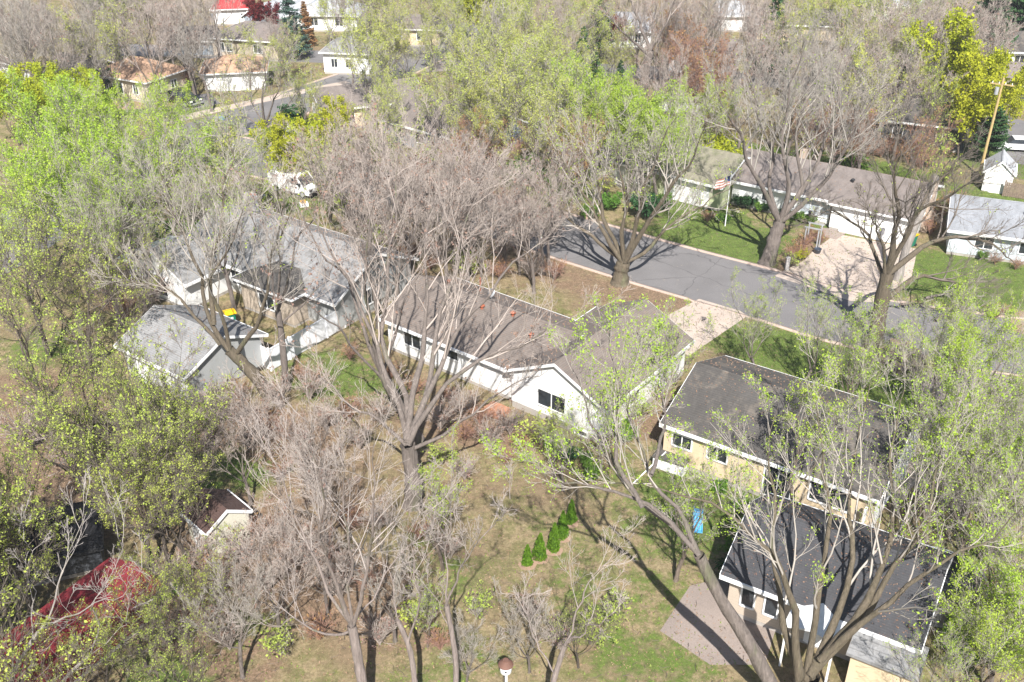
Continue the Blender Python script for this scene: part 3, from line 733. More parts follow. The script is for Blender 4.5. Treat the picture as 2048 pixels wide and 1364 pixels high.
# ------------------------------------------------------------------ fences
def panel_fence(name, label, pts, hgt, step, mat, board=None):
    f = thing(name, label, 'fence', (pts[0][0], pts[0][1], 0))
    o = Vector((pts[0][0], pts[0][1], 0)); first = True
    for a_, b_ in zip(pts[:-1], pts[1:]):
        a_, b_ = Vector((*a_, 0)) - o, Vector((*b_, 0)) - o
        d = b_ - a_; n = max(1, round(d.length / step)); e = d.normalized(); q = Vector((-e.y, e.x, 0))
        for k in range(n + 1):
            if k == 0 and not first: continue
            p = a_ + d * k / n
            X = frame(p.x, p.y, math.atan2(e.y, e.x))
            mb = MB(X).box(-.065, .065, -.065, .065, 0, hgt + .08); mb.prism([(-.08, hgt + .08), (.08, hgt + .08), (0, hgt + .17)], -.08, .08, 'x')
            mb.build('post', mat, f)
        for k in range(n):
            p = a_ + d * k / n; w = d.length / n
            X = frame(p.x, p.y, math.atan2(e.y, e.x))
            if board:
                nb = int((w - .14) / board)
                for j in range(nb):
                    x0 = .07 + (w - .14) * j / nb
                    hh = hgt - random.random() * .05
                    MB(X).box(x0 + .008, x0 + (w - .14) / nb - .008, -.012, .012, .04, hh).build('board', mat, f)
                MB(X).box(.07, w - .07, .014, .05, .4, .5).box(.07, w - .07, .014, .05, hgt - .4, hgt - .3).build('rail', mat, f)
            else:
                MB(X).box(.066, w - .066, -.022, .022, .06, hgt - .05).build('fence_panel', mat, f)
                MB(X).box(.066, w - .066, -.04, .04, hgt - .05, hgt + .04).build('top_rail', mat, f)
        first = False
    return f
VINYL = plain('white_vinyl', (.70, .71, .74), .4, .06)
panel_fence('vinyl_fence', 'white vinyl privacy fence running back from the grey garage corner', [P(500, 722), P(543, 742), P(690, 655), P(698, 628)], 1.75, 1.9, VINYL)
panel_fence('board_fence', 'weathered brown board fence behind the white gabled shed', [P(2005, 392), P(2075, 403)], 1.5, 2.4, WOODM, .18)
panel_fence('board_fence', 'low brown board fence in front of the long black house', [P(1722, 300), P(1850, 318)], 1.3, 2.4, plain('tan_wood', (.30, .19, .11), .9, .25), .2)

# ------------------------------------------------------------------ small things
def wheelie(label, px, py, rz, xy=None):
    x, y = P(px, py)
    t = thing('recycling_bin', label, 'bin', (x, y, 0), rz, 'green carts with yellow lids')
    GR = plain('green_plastic', (.01, .16, .10), .45, .1); YL = plain('yellow_plastic', (.80, .48, .01), .45, .08)
    MB().add([(-.28, -.3, .08), (.28, -.3, .08), (.28, .3, .08), (-.28, .3, .08), (-.36, -.4, 1.1), (.36, -.4, 1.1), (.36, .4, 1.1), (-.36, .4, 1.1)],
             [(0, 3, 2, 1), (4, 5, 6, 7), (0, 1, 5, 4), (1, 2, 6, 5), (2, 3, 7, 6), (3, 0, 4, 7)]).build('body', GR, t)
    MB().prism([(-.46, 1.1), (.44, 1.1), (.44, 1.17), (0, 1.27), (-.46, 1.17)], -.42, .42, 'x').build('lid', YL, t)
    for s in (-1, 1): MB().tube((s * .3, .33, .13), (s * .38, .33, .13), .13, n=14).build('wheel', BLACK, t)
    MB().tube((-.3, .5, 1.05), (.3, .5, 1.05), .02).box(-.3, -.26, .38, .5, 1.03, 1.07).box(.26, .3, .38, .5, 1.03, 1.07).build('handle', GR, t)
    MB().box(-.14, .14, -.385, -.36, .6, .85).build('emblem', TRIM, t)
wheelie('green bin with a yellow lid standing among trunks by the grey house', 463, 650, .5)
wheelie('green bin with a yellow lid and white mark beside the pale driveway', 1820, 492, -.9)

# blue slide
x, y = P(1395, 1066)
BL = plain('blue_plastic', (.10, .42, .72), .35, .06)
t = thing('playground_slide', 'bright blue plastic slide lying alone on the shaded back lawn', 'slide', (x, y, 0), R(-8))
zs = [.06, .07, .22, .42, .62, .70]; ys = [0, .2, .45, .8, 1.1, 1.3]
m = MB(); n = len(zs)
V = []; 
for k in range(n):
    for xx, dz_ in ((-.27, .14), (-.23, .14), (-.22, 0), (.22, 0), (.23, .14), (.27, .14), (.27, -.05), (-.27, -.05)):
        V.append((xx, ys[k], zs[k] + dz_))
F_ = [(k * 8 + i, k * 8 + (i + 1) % 8, (k + 1) * 8 + (i + 1) % 8, (k + 1) * 8 + i) for k in range(n - 1) for i in range(8)] + [tuple(range(8)), tuple(range((n - 1) * 8, n * 8))[::-1]]
m.add(V, F_).build('chute', BL, t)
MB().box(-.3, -.2, 1.22, 1.3, 0, .66).box(.2, .3, 1.22, 1.3, 0, .66).box(-.2, .2, 1.24, 1.29, .2, .26).box(-.2, .2, 1.24, 1.29, .42, .48).build('ladder', BL, t)

# adirondack chairs
def adirondack(label, px, py, rz):
    x, y = P(px, py); t = thing('garden_chair', label, 'chair', (x, y, 0), rz, 'white slatted chairs on the corner lawn')
    for s in (-1, 1):
        MB().box(s * .3 - .03, s * .3 + .03, -.42, -.36, 0, .55).build('leg', TRIM, t)
        MB().prism([(-.38, .32), (.5, .0), (.5, .08), (-.38, .42)], s * .3 - .02, s * .3 + .02, 'x').build('leg', TRIM, t)
        MB().box(s * .36 - .07, s * .36 + .07, -.46, .34, .55, .58).build('armrest', TRIM, t)
    for k in range(5): MB().box(-.28, .28, -.38 + k * .13, -.27 + k * .13, .385 - k * .04, .405 - k * .04).build('seat_slat', TRIM, t)
    for k in range(5):
        xx = -.24 + k * .12
        MB().prism([(.2, .2), (.24, .2), (.5, 1.05 - abs(k - 2) * .05), (.46, 1.05 - abs(k - 2) * .05)], xx - .05, xx + .05, 'x').build('back_slat', TRIM, t)
adirondack('left one of two white slatted chairs on the corner lawn', 563, 266, R(20))
adirondack('right one of two white slatted chairs on the corner lawn', 576, 267, R(-20))

# vehicles
def wheel(parent, x, y, r=.36, w=.24):
    o = MB().tube((x, y - w / 2, r), (x, y + w / 2, r), r, n=18).build('wheel', BLACK, parent)
    s = 1 if y > 0 else -1
    MB().tube((x, y + s * w / 2, r), (x, y + s * (w / 2 + .02), r), r * .6, n=14).build('rim', METAL, o)
def pickup(px, py, rot):
    PAINT = plain('black_paint', (.012, .014, .018), .22, .2)
    x, y = P(px, py); t = thing('pickup_truck', 'black crew cab pickup parked nose-out beside the orange-roofed house', 'pickup truck', (x, y, 0), rot)
    prof = [(-2.8, .45), (2.75, .45), (2.8, .8), (2.7, 1.08), (1.5, 1.16), (.75, 1.74), (-.75, 1.76), (-1.1, 1.16), (-2.8, 1.14)]
    lower = [(-2.8, .45), (2.75, .45), (2.82, .8), (2.7, 1.08), (1.5, 1.15), (-1.1, 1.15), (-1.1, .8), (-2.65, .8), (-2.65, 1.15), (-2.8, 1.15)]
    MB().prism([(a_, b_) for a_, b_ in lower], -.95, .95, 'y').build('body', PAINT, t)
    for s in (-1, 1): MB().box(-2.65, -1.1, *((.87, .95) if s > 0 else (-.95, -.87)), .8, 1.15).build('bed_side', PAINT, t)
    cabv = [(1.5, 1.15), (.8, 1.74), (-.8, 1.76), (-1.1, 1.15)]
    m = MB(); V = []
    for s in (-1, 1):
        V += [(1.45, s * .9, 1.151), (.75, s * .72, 1.72), (-.8, s * .72, 1.74), (-1.08, s * .9, 1.151)]
    m.add(V, [(0, 1, 2, 3), (7, 6, 5, 4), (0, 4, 5, 1), (1, 5, 6, 2), (2, 6, 7, 3), (3, 7, 4, 0)]).build('cab_windows', GLASS, t)
    MB().box(-.78, .74, -.72, .72, 1.735, 1.80).build('cab_roof', PAINT, t)
    for sx in (-1.75, 1.85):
        for sy in (-.86, .86): wheel(t, sx, sy, .42)
    for s in (-1, 1): MB().box(2.78, 2.84, s * .7 - .18, s * .7 + .18, .78, .98).build('headlight', TRIM, t)
    MB().box(2.80, 2.90, -.92, .92, .45, .62).build('bumper', METAL, t)
pickup(366, 207, R(-38))

def van(px, py, rot):
    PW = plain('white_paint', (.80, .80, .80), .3, .04)
    x, y = P(px, py); t = thing('cargo_van', 'white cargo van parked on the street behind bare branches', 'van', (x, y, 0), rot)
    prof = [(-2.6, .4), (2.5, .4), (2.6, .7), (2.5, 1.05), (1.75, 1.2), (1.05, 2.0), (.7, 2.12), (-2.45, 2.15), (-2.6, 1.9)]
    MB().prism(prof, -.98, .98, 'y').build('body', PW, t)
    MB().add([(1.80, -.86, 1.19), (1.80, .86, 1.19), (1.10, .80, 1.97), (1.10, -.80, 1.97)], [(0, 1, 2, 3)]).build('windscreen', GLASS, t)
    for s in (-1, 1):
        yy = s * .985
        f = [(0, 1, 2, 3)] if s < 0 else [(3, 2, 1, 0)]
        MB().add([(.35, yy, 1.25), (1.55, yy, 1.25), (1.0, yy, 1.92), (.35, yy, 1.92)], f).build('side_window', GLASS, t)
        MB().box(1.45, 1.6, *((.98, 1.2) if s > 0 else (-1.2, -.98)), 1.25, 1.5).build('mirror', BLACK, t)
        MB().box(2.54, 2.60, s * .7 - .2, s * .7 + .2, .75, .98).build('headlight', GLASS, t)
        for sx in (-1.65, 1.7): wheel(t, sx, s * .88, .37)
    MB().box(2.56, 2.70, -.95, .95, .38, .6).build('bumper', BLACK, t)
    MB().box(-2.3, .5, -.7, -.66, 2.16, 2.22).box(-2.3, .5, .66, .7, 2.16, 2.22).build('roof_rack', METAL, t)
van(592, 384, R(-30))
def car(px, py, rot, label, colr, nm):
    PT = plain(nm, colr, .25, .04)
    x, y = P(px, py); t = thing('parked_car', label, 'car', (x, y, 0), rot)
    MB().prism([(-2.2, .35), (2.2, .35), (2.25, .7), (1.2, .95), (-1.5, .98), (-2.2, .92)], -.9, .9, 'y').build('body', PT, t)
    V = []
    for s in (-1, 1): V += [(1.2, s * .82, .95), (.5, s * .66, 1.4), (-1.0, s * .66, 1.4), (-1.6, s * .82, .97)]
    MB().add(V, [(0, 1, 2, 3), (7, 6, 5, 4), (0, 4, 5, 1), (1, 5, 6, 2), (2, 6, 7, 3), (3, 7, 4, 0)]).build('cabin_glass', GLASS, t)
    MB().box(-1.0, .5, -.66, .66, 1.40, 1.45).build('car_roof', PT, t)
    for sx in (-1.35, 1.4):
        for sy in (-.82, .82): wheel(t, sx, sy, .33, .2)
    for s in (-1, 1): MB().box(2.2, 2.26, s * .65 - .15, s * .65 + .15, .6, .74).build('headlight', GLASS, t)
car(2030, 300, R(170), 'white car on the dark drive at the right edge', (.8, .8, .8), 'car_white')

# utility poles and flag
def pole(label, px, py, hgt, lean, mat, cross=True, r=.16):
    x, y = P(px, py); t = thing('utility_pole', label, 'utility pole', (x, y, 0), R(-30))
    MB().tube((0, 0, 0), (lean, 0, hgt), r, r * .65, 10).build('shaft', mat, t)
    if cross:
        MB().box(lean - 1.1, lean + 1.1, -.06, .06, hgt - .7, hgt - .58).build('crossarm', mat, t)
        for k in (-.9, -.3, .3, .9): MB().tube((lean + k, 0, hgt - .58), (lean + k, 0, hgt - .42), .05, .03, 8).build('insulator', TRIM, t)
        MB().tube((lean - .35, -.3, hgt - 1.6), (lean - .35, -.3, hgt - .9), .2, n=12).build('transformer', METAL, t)
pole('tall yellowish wooden utility pole behind the tall white shed', 1958, 352, 10.2, .1, plain('pole_wood', (.42, .31, .14), .9, .15, 4))
pole('thin grey utility pole against the right edge', 2012, 255, 7.5, .1, plain('pole_grey', (.30, .27, .25), .9, .15, 4), False, .11)
pole('slim grey pole beside the mauve-roofed house at the top left', 448, 150, 9, 0, MATS['pole_grey'], True, .13)
x, y = P(1450, 452)
t = thing('flagpole', 'white flagpole with a faded striped flag left of the white rambler', 'flagpole', (x, y, 0))
MB().tube((0, 0, 0), (.05, 0, 5.2), .05, .035).build('pole', TRIM, t)
MB().lathe([(.001, 5.2), (.07, 5.25), (.07, 5.3), (.001, 5.36)], 10, .05).build('finial', METAL, t)
FR = plain('flag_red', (.42, .17, .13), .8, .1); FW = plain('flag_white', (.75, .68, .66), .8, .05); FB = plain('flag_blue', (.05, .07, .2), .8, .1)
fl = None
for k in range(7):
    zt = 4.9 - k * .13; V = []; N = 8
    for i in range(N + 1):
        xx = -.02 - i * .16; V += [(xx, .10 * math.sin(i * 1.1), zt - i * .06), (xx, .10 * math.sin(i * 1.1), zt - .13 - i * .06)]
    MB().add(V, [(2 * i, 2 * i + 1, 2 * i + 3, 2 * i + 2) for i in range(N)]).build('flag_stripe', FR if k % 2 == 0 else FW, t)
V = []
for i in range(4):
    xx = -.02 - i * .16; V += [(xx, .10 * math.sin(i * 1.1) - .012, 4.905 - i * .06), (xx, .10 * math.sin(i * 1.1) - .012, 4.9 - .5 - i * .06)]
MB().add(V, [(2 * i, 2 * i + 1, 2 * i + 3, 2 * i + 2) for i in range(3)]).build('flag_canton', FB, t)

x0, y0 = P(1958, 352)
w0 = thing('power_lines', 'thin power lines sagging away from the yellowish utility pole', 'power line', (x0, y0, 0))
for off_, (dx_, dy_) in ((-.9, (34, -24)), (.9, (34, -24)), (-.9, (-38, 27)), (.9, (-38, 27))):
    L_ = [(off_ * .86 + dx_ * t_, -off_ * .5 + dy_ * t_, 9.7 - 2.2 * (1 - (2 * t_ - 1) ** 2) * .6 - .3 * t_) for t_ in np.linspace(0, 1, 14)]
    v_, f_ = None, None
    mb = MB()
    for a_, b_ in zip(L_[:-1], L_[1:]): mb.tube(a_, b_, .012, n=3)
    mb.build('wire', BLACK, w0)
# garden arbor with dry vines, lantern, stone, pot
x, y = P(1622, 497)
t = thing('garden_arbor', 'grey garden arbor topped with dry orange-brown vines beside the driveway', 'arbor', (x, y, 0), R(-30))
for sx in (-.55, .55):
    for sy in (-.5, .5): MB().box(sx - .05, sx + .05, sy - .05, sy + .05, 0, 2.1).build('post', METAL, t)
MB().box(-.7, .7, -.6, -.5, 2.1, 2.2).box(-.7, .7, .5, .6, 2.1, 2.2).build('beam', METAL, t)
x, y = P(1632, 503)
t = thing('garden_pot', 'dark round garden pot at the foot of the arbor', 'pot', (x, y - .4, 0))
MB().lathe([(.16, 0), (.26, .1), (.30, .4), (.33, .42), (.33, .47), (.27, .47), (.25, .40)], 16).build('bowl', plain('glazed_dark', (.04, .05, .07), .3), t, True)
x, y = P(1611, 440)
t = thing('garden_lantern', 'small black lantern on a post near the rambler entrance', 'lantern', (x, y - 1, 0))
MB().tube((0, 0, 0), (0, 0, .95), .035).build('post', BLACK, t)
MB().lathe([(.09, .95), (.12, 1.0), (.15, 1.25), (.2, 1.27), (.02, 1.42)], 8).build('lamp_head', BLACK, t)
x, y = P(1573, 540)
t = thing('stone_pillar', 'small pale stone pillar in the bed at the driveway corner', 'pillar', (x, y, 0))
for k in range(4): MB().box(-.16 + .01 * k, .16 - .01 * (k % 2), -.15, .15, k * .28, k * .28 + .265).build('stone_block', plain('fieldstone', (.45, .42, .40), .9, .2, 5), t)
MB().lathe([(.2, 1.12), (.2, 1.17), (.02, 1.3)], 8).build('cap', MATS['fieldstone'], t)
# birdhouse at the bottom edge
x, y = P(1012, 1440)
t = thing('birdhouse', 'white pole birdhouse with a round brown roof at the bottom edge', 'birdhouse', (x, y, 0))
MB().tube((0, 0, 0), (.02, 0, 3.1), .07, .06).build('pole', TRIM, t)
MB().lathe([(.22, 3.1), (.26, 3.15), (.26, 3.55), (.2, 3.6)], 16).build('nest_box', TRIM, t, True)
MB().lathe([(.34, 3.56), (.33, 3.60), (.14, 3.80), (.13, 3.84)], 18).build('roof', plain('roof_brown', (.14, .07, .05), .8), t)
MB().tube((0, -.27, 3.36), (0, -.262, 3.36), .05, n=12).build('entrance', BLACK, t)
# above-ground pool under a dark cover at the bottom right
x, y = P(1868, 1190)
t = thing('round_pool', 'round pool under a dark leaf-strewn cover beside the tan house', 'pool', (x, y, 0))
LANDMARKS.append((x, y, 'the round covered pool'))
MB().lathe([(2.35, 0), (2.35, 1.15), (2.42, 1.18), (2.42, 1.24), (2.2, 1.24), (2.2, 1.16)], 40).build('pool_wall', METAL, t)
MB().lathe([(2.3, 1.25), (1.6, 1.19), (.8, 1.22), (.02, 1.17)], 40).build('cover', shingle('pool_cover', (.085, .088, .10), .25, debris=(.3, .11, .05)), t, True)
# boxy white planter/cellar hatch by the cream house
cx_, cy_ = P(1345, 930)
t = thing('cellar_hatch', 'low white-sided box with a dark flat top beside the cream bungalow', 'hatch', (cx_, cy_, 0), R(-30))
MB().box(-1.0, 1.0, -.8, .8, 0, .75).build('side_walls', TRIM, t); MB().box(-1.06, 1.06, -.86, .86, .75, .83).build('lid', R_DARK, t)
# white downpipe/propped pole near it
x0, y0 = P(1262, 972)
t = thing('white_pole', 'thin white pipe propped on the ground left of the cream bungalow', 'pipe', (x0, y0, 0))
MB().tube((0, 0, .05), (2.3, 2.2, .9), .04).build('tube', TRIM, t)
# wooden play frame and small clutter
x, y = P(470, 447)
OR = plain('orange_wood', (.55, .30, .06), .7, .15)
t = thing('play_frame', 'yellow-orange wooden play frame behind the large grey house', 'play frame', (x, y, 0), R(-20))
for sx in (-1.1, 1.1):
    MB().tube((sx, -.6, 0), (sx, 0, 1.7), .05).build('leg', OR, t); MB().tube((sx, .6, 0), (sx, 0, 1.7), .05).build('leg', OR, t)
MB().tube((-1.3, 0, 1.7), (1.3, 0, 1.7), .06).build('top_beam', OR, t)
for k, (lx, ly) in enumerate(((-.5, 0), (.5, .0))):
    MB().box(lx - .2, lx + .2, -.12, .12, .45, .5).box(lx - .19, lx - .17, -.01, .01, .5, 1.65).box(lx + .17, lx + .19, -.01, .01, .5, 1.65).build('swing', OR, t)
def post_thing(name, label, cat, px, py, hgt, r, mat, headmat):
    x, y = P(px, py); t = thing(name, label, cat, (x, y, 0))
    MB().box(-.05, .05, -.05, .05, 0, hgt).build('post', mat, t)
    MB().prism([(-.13, hgt), (.13, hgt), (.13, hgt + .18), (.07, hgt + .27), (-.07, hgt + .27), (-.13, hgt + .18)], -.28, .28, 'y').build('box', headmat, t)
post_thing('mailbox', 'white mailbox on a post at the corner verge left of the van', 'mailbox', 470, 312, 1.0, .05, WOODM, TRIM)
post_thing('mailbox', 'red box on a post on the lawn edge near the street corner', 'mailbox', 463, 272, .9, .05, WOODM, plain('red_paint', (.55, .05, .03), .4))
x, y = P(608, 412)
t = thing('wood_crate', 'pale crate with orange toys on the grass below the van', 'crate', (x, y, 0), .4)
MB().box(-.4, .4, -.3, .3, 0, .35).build('box', TRIM, t); MB().box(-.3, .2, -.2, .2, .35, .55).build('toys', OR, t)
x, y = P(524, 400)
t = thing('white_cooler', 'small white cooler with a grey lid on the grass left of the van', 'cooler', (x, y, 0), .2)
MB().box(-.35, .35, -.22, .22, 0, .4).build('tub', TRIM, t); MB().box(-.37, .37, -.24, .24, .4, .48).build('lid', METAL, t)
# blue tarp patch on the far street
x, y = P(438, 238)
t = thing('blue_tarp', 'small crumpled blue tarp lying on the far street', 'tarp', (x, y, 0), .6)
V = [(i * .3 - .6, j * .3 - .6, .03 + .06 * abs(math.sin(i * 2.1 + j * 1.3))) for j in range(5) for i in range(5)]
V2 = [(a_, b_, .0) for a_, b_, c_ in V]
MB().add(V, [(j * 5 + i, j * 5 + i + 1, j * 5 + i + 6, j * 5 + i + 5) for j in range(4) for i in range(4)]).build('sheet', plain('tarp_blue', (.10, .28, .60), .5), t)

# rounds of cut wood below the dark street tree
LOGL = ['log round at the upper left of the heap by the dark street tree', 'log round touching the trunk side of the heap, top row', 'large ringed log round in the middle of the heap top row',
        'log round third from left in the heap top row', 'log round in the centre left of the heap middle row', 'largest log round in the centre of the sawn heap',
        'log round at the right end of the heap top row', 'small log round at the left edge of the heap middle row', 'log round in the lower right of the sawn heap', 'log round nearest the viewer at the foot of the heap', 'smallest log round at the far right of the heap']
for k, (px, py, r) in enumerate([(1758, 700, .5), (1775, 705, .45), (1793, 693, .55), (1812, 700, .5), (1785, 718, .55), (1806, 722, .6), (1828, 712, .45), (1768, 724, .4), (1825, 735, .55), (1800, 742, .5), (1845, 725, .35)]):
    x, y = P(px, py)
    hgt = .35 + .15 * random.random()
    o = thing('log_round', LOGL[k], 'log', (x, y, 0), random.random() * 6, 'sawn log rounds under the dark street tree')
    rim = [r * (1 + .08 * math.sin(3 * t_) + .05 * random.random()) for t_ in np.linspace(0, 6.28, 14)[:-1]]
    n = len(rim); V = [(rr * math.cos(6.2832 * i / n), rr * math.sin(6.2832 * i / n), z_) for z_ in (0, hgt) for i, rr in enumerate(rim)]
    MB().add(V, [(i, (i + 1) % n, n + (i + 1) % n, n + i) for i in range(n)]).build('bark', BARK_D, o)
    if 'cut' not in MATS:
        m_, nt, b = nodes_mat('cut'); v = coords(nt)
        wv = nt.nodes.new('ShaderNodeTexWave'); wv.wave_type = 'RINGS'; wv.rings_direction = 'Z'; wv.inputs['Scale'].default_value = 5; wv.inputs['Distortion'].default_value = 1.5
        nt.links.new(v, wv.inputs['Vector'])
        nt.links.new(mixrgb(nt, (.20, .13, .09), (.34, .25, .18), wv.outputs['Fac']), b.inputs['Base Color']); MATS['cut'] = m_
    MB().add([(x_ * .985, y_ * .985, hgt + .004) for x_, y_, z_ in V[n:]], [tuple(range(n))]).build('cut_face', MATS['cut'], o)

# ------------------------------------------------------------------ trees
def unit(a): return a / np.maximum(np.linalg.norm(a, axis=-1, keepdims=True), 1e-9)

def tubes(pts, rad, S):
    """pts (N,K,3), rad (N,K) -> verts, quads"""
    N, K, _ = pts.shape
    t = np.empty_like(pts); t[:, 1:-1] = pts[:, 2:] - pts[:, :-2]; t[:, 0] = pts[:, 1] - pts[:, 0]; t[:, -1] = pts[:, -1] - pts[:, -2]
    t = unit(t)
    mean = unit(pts[:, -1] - pts[:, 0])
    ref = np.where(np.abs(mean[:, 2:3]) < 0.8, np.array([[0, 0, 1.0]]), np.array([[1.0, 0, 0]]))
    n = unit(ref[:, None, :] - (t * ref[:, None, :]).sum(-1, keepdims=True) * t)
    bb = np.cross(t, n)
    an = np.arange(S) * 2 * np.pi / S
    ring = pts[:, :, None, :] + rad[:, :, None, None] * (n[:, :, None, :] * np.cos(an)[None, None, :, None] + bb[:, :, None, :] * np.sin(an)[None, None, :, None])
    V = ring.reshape(-1, 3)
    base = (np.arange(N) * K * S)[:, None, None] + (np.arange(K - 1) * S)[None, :, None]
    i = np.arange(S)[None, None, :]; j = (i + 1) % S
    F = np.stack([base + i, base + j, base + S + j, base + S + i], -1).reshape(-1, 4)
    return V, F

def sprout(r, pts, rad, cnt, t0, t1, lenf, ang, wander, up, K, rscale, taper, out=0.0, minr=0.008):
    """grow cnt children per parent polyline"""
    N, Kp, _ = pts.shape
    M = N * cnt
    pi = np.repeat(np.arange(N), cnt)
    tt = t0 + (t1 - t0) * ((np.tile(np.arange(cnt), N) + r.random(M)) / cnt)
    q = tt * (Kp - 1); i = np.minimum(q.astype(int), Kp - 2); f = (q - i)[:, None]
    p0 = pts[pi, i] * (1 - f) + pts[pi, i + 1] * f
    pr = (rad[pi, i] * (1 - f[:, 0]) + rad[pi, i + 1] * f[:, 0])
    tan = unit(pts[pi, i + 1] - pts[pi, i])
    plen = np.linalg.norm(np.diff(pts, axis=1), axis=2).sum(1)[pi]
    L = lenf * plen * (1.15 - 0.75 * tt) * (0.7 + 0.6 * r.random(M))
    rand = unit(r.normal(size=(M, 3)))
    perp = unit(rand - (rand * tan).sum(1, keepdims=True) * tan)
    a = (ang + 0.22 * r.normal(size=M))[:, None]
    d = unit(tan * np.cos(a) + perp * np.sin(a) + np.array([0, 0, up]))
    P_ = np.empty((M, K, 3)); P_[:, 0] = p0
    step = (L / (K - 1))[:, None]
    for k in range(1, K):
        P_[:, k] = P_[:, k - 1] + d * step
        d = unit(d + wander * r.normal(size=(M, 3)) + np.array([0, 0, up * 0.5]))
    r0 = np.maximum(np.minimum(pr * rscale, L * 0.022 + .004), minr)
    RR = r0[:, None] * np.linspace(1, taper, K)[None, :]
    return P_, np.maximum(RR, minr * 0.7)

def leaves(r, tips, n, size, spread, mat, name='foliage', flat=0.0):
    sel = r.integers(0, len(tips), max(n // 5, 1)); idx = sel[r.integers(0, len(sel), n)]
    c = tips[idx] + r.normal(size=(n, 3)) * spread
    nn = unit(r.normal(size=(n, 3)) + np.array([0, -.2, flat]))
    a = unit(np.cross(nn, unit(r.normal(size=(n, 3))))); b_ = np.cross(nn, a)
    s = (size * .9 * np.exp(.5 * np.clip(r.normal(size=n), -2, 1.8)))[:, None]
    V = np.stack([c - a * s, c + b_ * s * .6, c + a * s * .7, c - b_ * s * .45], 1).reshape(-1, 3)
    F = np.arange(n * 4).reshape(-1, 4)
    return np_mesh(name, V, F, mat)

def resample(pl, K):
    pl = np.array(pl, float)
    if len(pl) > 2: pl = spline(pl, 40)
    d = np.r_[0, np.cumsum(np.linalg.norm(np.diff(pl, axis=0), axis=1))]
    t = np.linspace(0, d[-1], K)
    return np.stack([np.interp(t, d, pl[:, k]) for k in range(3)], 1)

KINDS = {  # bark, twig, leaf, leaf count, leaf size, spread
    'bare':   (BARK_G, TWIG_P, L_PINK, 700, .07, .12),
    'grey':   (BARK_G, TWIG_G, L_PINK, 0, .07, .12),
    'dark':   (BARK_D, TWIG_D, None, 0, .1, .1),
    'white':  (BARK_W, TWIG_W, None, 0, .1, .1),
    'red':    (BARK_G, TWIG_R, L_RED, 4500, .16, .25),
    'rust':   (BARK_T, TWIG_R, L_ORANGE, 1800, .08, .2),
    'lime':   (BARK_G, TWIG_G, L_LIME, 10500, .062, .20),
    'bright': (BARK_D, TWIG_D, L_BRIGHT, 9000, .12, .24),
    'pale':   (BARK_G, TWIG_G, L_PALE, 5200, .07, .20),
    'bud':    (BARK_D, TWIG_D, L_BUD, 4200, .052, .10),
    'light':  (BARK_G, TWIG_G, L_LIME, 5400, .042, .12),
    'mossy':  (BARK_M, TWIG_G, L_LIME, 5400, .042, .12),
    'gnarled': (BARK_M, TWIG_D, L_BUD, 3600, .05, .08),
    'smooth': (BARK_S, TWIG_L, None, 0, .1, .1),
    'sparse': (BARK_T, TWIG_G, L_LIME, 4200, .042, .10),
}
KIND_WORDS = {
    'bare': ('bare pinkish-grey tree', 'pinkish-grey twigs'), 'grey': ('bare grey tree', ''), 'dark': ('bare dark-twigged tree', ''),
    'white': ('bare white-barked tree', ''), 'red': ('dark red leafed tree', ''), 'rust': ('rust-orange budding tree', ''),
    'lime': ('lime green leafing tree', ''), 'bright': ('bright yellow-green tree', ''), 'pale': ('pale olive budding tree', ''),
    'bud': ('yellow-green budding tree with dark twigs', ''), 'light': ('thinly leafed tree', ''), 'sparse': ('slim see-through budding tree', ''),
    'spruce': ('dark green spruce', ''), 'bluespruce': ('blue-green spruce', ''), 'brownspruce': ('brown-orange columnar evergreen', '')}

